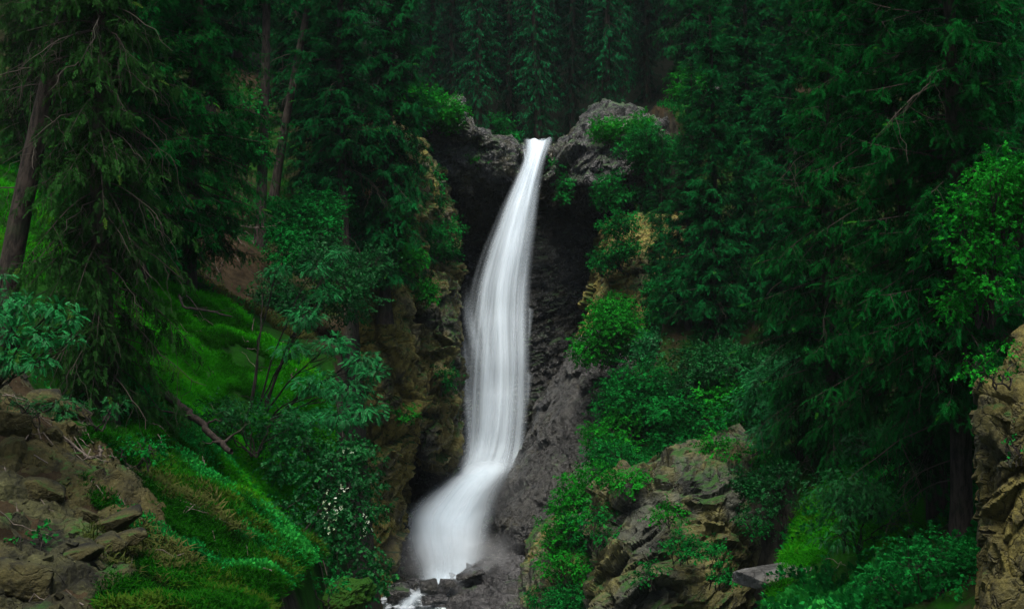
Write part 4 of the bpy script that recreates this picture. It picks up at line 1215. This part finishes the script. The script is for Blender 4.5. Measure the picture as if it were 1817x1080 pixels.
# shrubs on the left cliffs
SH = [  # label, px, py, D, w, h, k, mat, leaf
    ("bright green bush crowning the west cliff top beside the wet shelf", 762, 222, 57.4, 2.2, 1.5, 11, 'leaf_bright', 'small'),
    ("light green bush hugging the ochre buttress halfway down", 700, 480, 47.5, 1.3, 2.2, 10, 'leaf_bright', 'small'),
    ("green bush in the cleft between buttress and water", 765, 450, 54, 1.5, 1.5, 8, 'leaf', 'small'),
    ("small bright tuft bush on top of the mossy rib", 748, 528, 51.8, 0.9, 0.9, 5, 'leaf_bright', 'small'),
    ("lone bush at the lip, just behind the wet shelf", 897, 250, 64, 1.2, 1.0, 5, 'leaf', 'small'),
    ("bush with small leaves under the rounded lip rock, hanging in the dark hollow", 990, 355, 59.5, 0.7, 1.6, 6, 'leaf', 'small'),
    ("fresh green thicket at the foot of the bare trunks", 430, 300, 42, 1.8, 2.2, 9, 'leaf', 'cluster'),
    ("green thicket on the slope behind the straight bare trunk", 540, 430, 44, 2.2, 1.4, 8, 'leaf', 'small'),
    ("grassy bush on the rounded lip rock's shoulder", 1105, 245, 59.5, 1.9, 1.0, 7, 'leaf_bright', 'small'),
    ("bright shrub beside the grey boulder on the slope top", 1218, 190, 59, 1.4, 1.8, 7, 'leaf_bright', 'small'),
    ("green bush on the east cliff edge beneath the slender spruce", 1105, 470, 55, 1.5, 2.2, 9, 'leaf', 'small'),
    ("bush overhanging the pale ochre cliff's upper corner", 1090, 360, 58, 1.3, 1.1, 6, 'leaf', 'small'),
    ("rounded bright bush above the speckled dome", 1090, 640, 51.5, 2.1, 2.2, 11, 'leaf_bright', 'small'),
    ("blue green bush next to the rounded bright bush", 1160, 640, 50, 1.4, 1.1, 6, 'rowan', 'small'),
    ("broad bush on the dome's east shoulder", 1140, 760, 46, 2.7, 1.6, 12, 'leaf', 'small'),
    ("bright bush leaning over the dome's lower flank", 1090, 800, 45, 1.5, 1.4, 8, 'leaf_bright', 'small'),
    ("bush right above the crag's grey block", 1120, 850, 42, 1.8, 1.2, 8, 'leaf', 'small'),
    ("bush over the crag's centre, below the thin spruce trunk", 1220, 810, 40, 2.0, 1.5, 9, 'leaf', 'cluster'),
    ("yellow green bush among the shrubs over the crag", 1290, 765, 41, 1.6, 1.3, 7, 'leaf_bright', 'cluster'),
    ("pale blue green sapling with feathery leaves at the crag's east end", 1365, 790, 36, 1.5, 2.5, 12, 'rowan', 'pinnate'),
    ("leafy sapling under the sweeping spruce boughs", 1430, 800, 34.5, 1.8, 2.4, 12, 'rowan', 'pinnate'),
    ("low dark shrub at the crag's east foot", 1360, 880, 34.5, 1.4, 1.0, 6, 'ivy', 'cluster'),
    ("feathery dark sapling standing in front of the ferny slope", 1520, 960, 27, 1.9, 1.4, 9, 'ivy', 'pinnate'),
    ("dense round bush at the foot of the yellow rock face", 1640, 1080, 23.5, 1.7, 1.5, 13, 'leaf', 'cluster'),
    ("low bush in the bottom corner before the dense round one", 1570, 1090, 23.5, 1.0, 0.6, 5, 'leaf', 'cluster'),
    ("sapling with thin stems at the foot of the curved trunk", 1600, 860, 29.5, 2.0, 1.8, 9, 'ivy', 'pinnate'),
    ("bright leafy bush crowning the yellow rock face", 1765, 560, 21.5, 1.3, 2.2, 16, 'leaf_bright', 'cluster'),
    ("light green tree bough filling the border above the yellow rock face", 1800, 420, 21.5, 1.5, 1.2, 12, 'leaf_bright', 'cluster'),
    ("mossy bush on the low outcrop by the stream", 1010, 975, 39.5, 1.2, 0.9, 6, 'leaf_bright', 'small'),
    ("trailing bush down the outcrop's stream side", 948, 1070, 40, 0.8, 0.7, 5, 'leaf', 'small'),
    ("grassy tuft bush on the crag's west end", 1030, 900, 40.5, 1.1, 1.0, 6, 'leaf_bright', 'small'),
    ("small bush growing from a crack in the crag", 1150, 1030, 33.8, 0.6, 0.7, 4, 'leaf', 'small'),
    ("bush below the pale ledge, in the crag's corner", 1270, 1030, 32.5, 0.8, 0.8, 5, 'leaf', 'small'),
    ("leafy ground bush below the rowan, over the rotten log", 440, 790, 26, 1.6, 0.8, 7, 'ivy', 'small'),
    ("dark green bush at the bottom edge of the grassy bank", 330, 1060, 18.5, 1.0, 0.7, 6, 'leaf', 'cluster'),
    ("dark thicket on the brow just west of the ochre buttress", 590, 500, 43.5, 2.6, 1.5, 10, 'ivy', 'small'),
    ("sprawling shrub below the brow, above the young rowan", 560, 560, 38, 2.2, 1.5, 9, 'ivy', 'small'),
    ("shrub at the brown slope's east edge", 500, 470, 40, 1.5, 1.1, 6, 'leaf', 'small'),
    ("bush on the ochre cliff between the two thin spruces", 1225, 560, 52, 2.0, 2.0, 9, 'leaf', 'small'),
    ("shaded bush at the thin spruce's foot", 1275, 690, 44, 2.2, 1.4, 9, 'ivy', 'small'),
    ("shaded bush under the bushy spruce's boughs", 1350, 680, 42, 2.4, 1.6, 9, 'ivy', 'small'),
    ("upper thicket below the white stone", 1150, 300, 58, 1.8, 1.6, 8, 'leaf', 'small'),
    ("grassy little bush on the top edge of the yellow rock face", 1760, 665, 18.3, 0.8, 0.35, 6, 'leaf_bright', 'small'),
    ("tiny fern like bush in a joint of the yellow rock face", 1790, 800, 17.6, 0.25, 0.25, 4, 'leaf', 'small'),
    ("low plant in the crag's upper crack under the leafy bush", 1180, 920, 34.6, 0.7, 0.5, 4, 'leaf_bright', 'small'),
    ("plant hanging off the crag's east end", 1330, 950, 33.4, 0.6, 0.7, 5, 'leaf', 'small'),
    ("green cushion plant on the ochre buttress, low down", 715, 740, 48.2, 0.7, 0.4, 4, 'leaf_bright', 'small'),
    ("trailing plant on the mossy rib's face", 785, 690, 51.9, 0.7, 0.8, 4, 'leaf', 'small'),
    ("bush clinging to the ochre buttress near its top", 650, 400, 48.5, 1.6, 1.6, 8, 'leaf', 'small'),
    ("hanging greenery on the blocky cliff below the wet shelf", 770, 370, 55.2, 1.3, 1.4, 7, 'leaf', 'small'),
    ("small plant on the wet shelf's face", 850, 290, 59.3, 0.7, 0.7, 4, 'leaf_bright', 'small'),
    ("grass green bush draped over the outcrop's brow, below the dome", 1005, 945, 39.2, 1.1, 0.6, 6, 'leaf_bright', 'small'),
    ("bright bush spilling down the outcrop to the wet apron", 1005, 1020, 38.2, 1.0, 0.7, 6, 'leaf_bright', 'small'),
    ("green bush at the outcrop's bottom edge", 1000, 1075, 37.4, 1.2, 0.8, 7, 'leaf', 'small'),
    ("small shrub where outcrop and crag meet", 1050, 960, 35.6, 0.9, 0.9, 6, 'leaf', 'small'),
    ("shrub on the crag's west brow", 1085, 880, 36.2, 1.3, 0.8, 6, 'leaf_bright', 'small'),
    ("shrub sitting in the crag's middle ledge", 1210, 985, 33.8, 0.9, 0.6, 5, 'leaf', 'small'),
    ("shrub on the crag's top brow, under the yellow green bush", 1290, 825, 37.2, 1.4, 0.8, 7, 'leaf_bright', 'small'),
    ("dark ferny plant under the blue green rowan boughs", 60, 735, 19.8, 0.8, 0.35, 6, 'ivy', 'pinnate'),
    ("dark ferny plant at the earth bank's upper edge, beneath the shaggy spruce", 165, 740, 20.6, 0.9, 0.4, 6, 'ivy', 'pinnate'),
    ("low leafy plant on the upper east corner of the earth bank", 245, 810, 20.4, 0.7, 0.4, 5, 'leaf', 'cluster'),
    ("small weed growing between slabs of the earth bank", 60, 965, 17.4, 0.4, 0.22, 4, 'leaf', 'cluster'),
    ("dark bush filling the notch beside the crag's east end", 1385, 965, 32.0, 1.1, 1.7, 9, 'ivy', 'small'),
    ("bush with bright tips at the bottom of the bank edge", 580, 1070, 22.5, 0.9, 0.5, 5, 'leaf', 'cluster'),
]
for k, (lb, px, py, D, w_, h_, kk, mt, lf) in enumerate(SH):
    cl = mound(px, py, D, w_, h_, kk, k)
    s_ = {'small': 0.23, 'cluster': 0.19, 'pinnate': 0.15}[lf]
    s_ *= np.clip(D / 40, 0.6, 1.3)
    shrub("shrub", lb, "shrub", P(px, py + 6, D), cl, mt, lf, 130 if lf != 'pinnate' else 190, s_, 20 + k, 0.7, stems=3, hang=0.3, sr=0.018)

# ------------------------------------------------------------------ dead wood


def wood(name, label, cat, pts, r0, r1, mat, seed=0, branches=0, bl=0.6):
    rng = np.random.default_rng(seed)
    pts = np.array(pts)
    s = np.linspace(0, len(pts) - 1, 24)
    q = np.stack([np.interp(s, np.arange(len(pts)), pts[:, k]) for k in range(3)], 1)
    q += rng.normal(scale=r0 * 0.25, size=q.shape)
    m = MB()
    m.tube(q, np.linspace(r0, r1, 24), 8)
    for b in range(branches):
        i = rng.integers(4, 22)
        d = rng.normal(size=3)
        d[2] = abs(d[2]) * 0.6
        t2 = np.linspace(0, 1, 8)[:, None]
        m.tube(q[i] + d * bl * rng.uniform(0.3, 1) * t2 + rng.normal(scale=0.03, size=(8, 3)) * t2, np.linspace(r1 * 0.6, 0.004, 8), 4)
    o = m.build(name, M[mat], smooth=True, loc=tuple(q[0]))
    return tag(o, label, cat)


def on(px, py, D, dz=0.08):
    q = P(px, py, D)
    return (q[0], q[1], max(q[2], h1(q[0], q[1]) + dz))


wood("fallen_log", "rotten fallen trunk lying down the grassy bank", "log", [on(295, 700, 25.6), on(340, 735, 25.2, .12), on(385, 780, 24.8), on(410, 800, 24.6)], 0.075, 0.05, 'bark', 1, 6, 0.7)
wood("fallen_branch", "crooked dead branch stuck in the mossy slope", "branch", [on(318, 522, 29.5, .25), on(325, 545, 29.4, .2), on(370, 552, 29.2, .2), on(412, 562, 29)], 0.03, 0.015, 'bark_dark', 2, 5, 0.4)
wood("dead_root", "exposed pale root curling above the cracked yellow slab", "root", [on(178, 790, 20.2, .2), on(178, 825, 20.1, .12), on(160, 830, 20.0, .08), on(110, 808, 20.1, .08), on(95, 806, 20.2, .04)], 0.028, 0.012, 'twig', 3, 4, 0.3)
wood("dead_snag", "pale thin dead trunk standing on the brown slope", "dead trunk", [on(278, 450, 36, -.1), P(283, 420, 36), P(288, 370, 36.1), P(293, 310, 36.2)], 0.085, 0.05, 'bark_pale', 4, 7, 0.6)
wood("fallen_branch", "long dark branch leaning across the brown slope", "branch", [P(215, 390, 32), P(270, 440, 32.5), P(310, 485, 32.5), on(330, 505, 32)], 0.035, 0.015, 'bark_dark', 5, 6, 0.5)
wood("leaning_stem", "thin dark leaning stem under the young rowan", "stem", [on(430, 770, 27.3, -.1), P(448, 700, 27.2), P(462, 590, 27.3), P(466, 520, 27.5)], 0.02, 0.01, 'bark_dark', 6, 5, 0.3)
wood("fallen_branch", "grey dead branches tangled at the foot of the straight bare trunk", "branch", [on(340, 400, 41), on(400, 395, 41.5, .2), on(450, 405, 41.5, .1), on(490, 400, 42)], 0.03, 0.012, 'twig', 7, 14, 0.9)

# ------------------------------------------------------------------ grass and ground plants


def scatter(n, cx0, cy0, rx, ry, rng, ang=0.0):
    a = rng.uniform(0, 6.283, n)
    r = np.sqrt(rng.random(n))
    x, y = rx * r * np.cos(a), ry * r * np.sin(a)
    return cx0 + x * math.cos(ang) - y * math.sin(ang), cy0 + x * math.sin(ang) + y * math.cos(ang)


def tuft(rng, n=6, L=1.0):
    Q = []
    for k in range(n):
        az = rng.uniform(0, 6.28)
        ln = rng.uniform(0.2, 0.9)
        d = np.array([math.cos(az) * ln, math.sin(az) * ln, 1.0])
        d = d / np.linalg.norm(d) * L * rng.uniform(0.5, 1.1)
        p = np.array([rng.normal() * 0.12, rng.normal() * 0.12, 0])
        w_ = np.array([-math.sin(az), math.cos(az), 0]) * 0.05 * L
        Q.append([p - w_, p + d * 0.6 - w_ * 0.7 + [0, 0, 0.06], p + d + [d[0] * 0.4, d[1] * 0.4, -0.2 * L], p + d * 0.6 + w_ * 0.7 + [0, 0, 0.06]])
    return np.array(Q)[:, :, [2, 1, 0]]     # long axis along +X, as place() expects


TUFT = [tuft(rg) for _ in range(6)]


def grass(name, patches, mat, size=(0.10, 0.2), seed=0, shapes=None, thr=-0.2, lean=0.35):
    rng = np.random.default_rng(seed)
    m = MB()
    for (px, py, D, rx, ry, n, ang) in patches:
        q = P(px, py, D) if D else hit(px, py)
        x, y = scatter(n, q[0], q[1], rx, ry, rng, ang)
        p3 = np.stack([x, y, np.zeros_like(x)], 1)
        nz = fbm(p3 * 0.9, seed + 3, 4, 0.6)
        keep = nz > thr
        x, y, nz = x[keep], y[keep], nz[keep]
        z = hz(x, y)
        e = 0.15
        gx_, gy_ = (hz(x + e, y, False) - hz(x - e, y, False)) / (2 * e), (hz(x, y + e, False) - hz(x, y - e, False)) / (2 * e)
        nrm = np.stack([-gx_, -gy_, np.ones_like(gx_)], 1)
        nrm /= np.linalg.norm(nrm, axis=1, keepdims=True)
        ok = nrm[:, 2] > 0.35
        d = np.array([0, 0, 1.0]) * 0.6 + nrm * 0.6 + rng.normal(scale=0.25, size=nrm.shape) + np.stack([-gx_, -gy_, 0 * gx_], 1) * lean
        place(m, shapes or TUFT, np.stack([x, y, z - 0.02], 1)[ok], d[ok], rng.uniform(*size, len(x))[ok] * (1 + 0.4 * nz[ok]), np.clip(0.42 + 0.6 * nz[ok] + rng.normal(scale=0.12, size=ok.sum()), 0, 1), rng, up=(0.3, 0.3, 0.2))
    o = m.build(name, M[mat])
    return tag(o, kind="stuff")


grass("grass", [(330, 560, 0, 2.0, 3.0, 22000, 0), (390, 640, 0, 2.2, 3.2, 30000, 0), (440, 700, 0, 1.8, 2.6, 18000, 0), (330, 800, 0, 1.5, 2.4, 16000, 0), (410, 850, 0, 1.4, 2.0, 12000, 0), (120, 380, 34, 3.2, 5, 12000, 0)],
      'grass', (0.10, 0.2), 1, thr=-0.75)
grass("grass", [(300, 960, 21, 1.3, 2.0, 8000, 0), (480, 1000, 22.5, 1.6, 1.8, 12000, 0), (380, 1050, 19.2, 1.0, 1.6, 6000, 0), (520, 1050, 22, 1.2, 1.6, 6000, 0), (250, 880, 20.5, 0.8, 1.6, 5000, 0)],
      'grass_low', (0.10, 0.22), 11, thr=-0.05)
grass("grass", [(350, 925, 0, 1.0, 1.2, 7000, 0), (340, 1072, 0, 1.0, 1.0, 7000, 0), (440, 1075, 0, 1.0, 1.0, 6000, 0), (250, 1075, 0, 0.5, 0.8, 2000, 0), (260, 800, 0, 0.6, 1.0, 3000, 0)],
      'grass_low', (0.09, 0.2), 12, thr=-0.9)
grass("grass", [(1480, 900, 30.5, 2.6, 3.4, 20000, 0), (1400, 960, 30, 1.5, 1.8, 8000, 0), (1620, 880, 30, 1.8, 3, 9000, 0), (1040, 930, 42.5, 2.2, 1.6, 8000, 0), (980, 960, 43, 1.4, 1.2, 5000, 0)], 'grass', (0.12, 0.26), 2, thr=-0.3)
grass("dry_grass", [(310, 870, 21, 0.5, 1.0, 700, 0), (250, 1000, 18.2, 0.7, 0.8, 700, 0), (350, 960, 20.5, 0.7, 0.6, 600, 0), (440, 500, 35, 1.6, 1.5, 1500, 0)], 'grass_dry', (0.13, 0.28), 3, thr=-0.1, lean=0.9)
grass("undergrowth", [(420, 850, 25, 1.2, 1.6, 1500, 0), (350, 1000, 20.0, 1.2, 1.6, 5000, 0), (440, 980, 0, 1.2, 1.6, 4000, 0), (300, 740, 0, 1.2, 1.4, 1500, 0), (500, 960, 23.5, 1.4, 2.2, 5000, 0), (520, 780, 27.5, 1.2, 2.4, 2500, 0), (250, 400, 37, 4.5, 5, 3500, 0), (520, 420, 45, 3.5, 4, 2500, 0), (100, 250, 42, 6, 6, 3500, 0), (30, 600, 25, 2.5, 3, 1200, 0)],
      'leaf', (0.07, 0.14), 4, LEAF['small'], thr=0.05)
grass("undergrowth", [(1500, 860, 31, 4, 5, 5000, 0), (1250, 780, 42, 4, 4, 4500, 0), (1120, 760, 45, 3, 5, 3500, 0), (1420, 700, 40, 5, 5, 4000, 0), (1620, 980, 26, 2.2, 3, 2500, 0), (1700, 620, 36, 4, 6, 2500, 0), (1200, 520, 52, 4, 4, 2000, 0), (1150, 215, 63, 5, 3, 2500, 0)],
      'leaf', (0.13, 0.27), 5, LEAF['cluster'], thr=0.0)

rngr = np.random.default_rng(77)
mb = MB()
CUBE = np.array([(x, y, z) for x in (-1, 1) for y in (-1, 1) for z in (-1, 1)], float)
CF = [(0, 1, 3, 2), (4, 6, 7, 5), (0, 4, 5, 1), (2, 3, 7, 6), (0, 2, 6, 4), (1, 5, 7, 3)]
for k in range(1500):
    i, j = rngr.integers(6, BX.shape[0] - 30), rngr.integers(4, BX.shape[1] - 4)
    if BX[i, j] > -4.5: continue
    r = 0.014 + 0.07 * rngr.random() ** 3.5
    A = np.linalg.qr(rngr.normal(size=(3, 3)))[0]
    V = (CUBE * rngr.uniform(0.5, 1.0, (8, 3)) * np.array([1.2, 0.9, 0.55]) * r) @ A.T + np.array([BX[i, j], BY[i, j], BZ[i, j] + r * 0.2])
    mb.add(V, CF)
tag(mb.build("rubble", M['rock_bank']), kind="stuff")
mb = MB()
for (px, py, n, rr_) in ((120, 860, 90, 2.2), (380, 640, 60, 2.6), (360, 440, 90, 3.5), (330, 800, 16, 1.6), (480, 950, 14, 1.5), (1500, 900, 60, 2.5), (1620, 900, 50, 2.0)):
    q = hit(px, py)
    for k in range(n):
        x, y = q[0] + rngr.normal() * rr_ * 0.6, q[1] + rngr.normal() * rr_ * 0.8
        L, a_ = rngr.uniform(0.15, 0.8), rngr.uniform(0, 6.28)
        tt = np.linspace(-0.5, 0.5, 6)
        X_, Y_ = x + L * tt * math.cos(a_), y + L * tt * math.sin(a_)
        mb.tube(np.stack([X_, Y_, hz(X_, Y_) + 0.10 + 0.03 * rngr.normal(size=6)], 1), np.linspace(0.010, 0.004, 6), 4)
tag(mb.build("twig_litter", M['twig']), kind="stuff")

# ------------------------------------------------------------------ the damp air
hb = MB()
X0, X1, Y0, Y1, Z0, Z1 = -90, 90, -14, 190, -13, 130
C8 = np.array([(x, y, z) for x in (X0, X1) for y in (Y0, Y1) for z in (Z0, Z1)], float)
hb.add(C8, [(0, 1, 3, 2), (4, 6, 7, 5), (0, 4, 5, 1), (2, 3, 7, 6), (0, 2, 6, 4), (1, 5, 7, 3)])
t = NT("damp air")
pv = t.n("VolumePrincipled")
pv.inputs["Color"].default_value = (0.72, 0.86, 0.88, 1)
pv.inputs["Density"].default_value = 0.00018
pv.inputs["Anisotropy"].default_value = 0.2
t.l(pv.outputs[0], t.out.inputs["Volume"])
tag(hb.build("haze", t.m), kind="stuff")

# spray hanging over the foot of the fall
for (px, py, D, rx, rz, dens) in ((800, 985, 49.4, 2.7, 1.3, 0.2), (865, 870, 53.0, 2.6, 2.0, 0.06)):
    q = P(px, py, D)
    th, ph = np.linspace(0, 2 * np.pi, 32, endpoint=False), np.linspace(0.02, np.pi - 0.02, 16)
    Gm = np.stack([np.sin(ph)[:, None] * np.cos(th), np.sin(ph)[:, None] * np.sin(th), np.repeat(np.cos(ph)[:, None], 32, 1)], -1) * np.array([rx, 1.6, rz])
    mb = MB()
    mb.grid(Gm, wrap=True, flip=True)
    t = NT("water spray")
    v = t.n("Mapping")
    v.inputs["Scale"].default_value = (1 / rx, 1 / 1.6, 1 / rz)
    t.l(t.coord(), v.inputs["Vector"])
    gr = t.n("TexGradient", gradient_type='SPHERICAL')
    t.l(v.outputs[0], gr.inputs[0])
    ds = t.math('MULTIPLY', t.math('MULTIPLY', gr.outputs[1], t.ramp(t.noise(t.coord(), 0.9, 3), 0.3, 0.7)), dens * 3)
    pv = t.n("VolumePrincipled")
    pv.inputs["Color"].default_value = (0.92, 0.96, 0.98, 1)
    t.l(ds, pv.inputs["Density"])
    t.l(pv.outputs[0], t.out.inputs["Volume"])
    tag(mb.build("mist", t.m, loc=None), kind="stuff").location = q
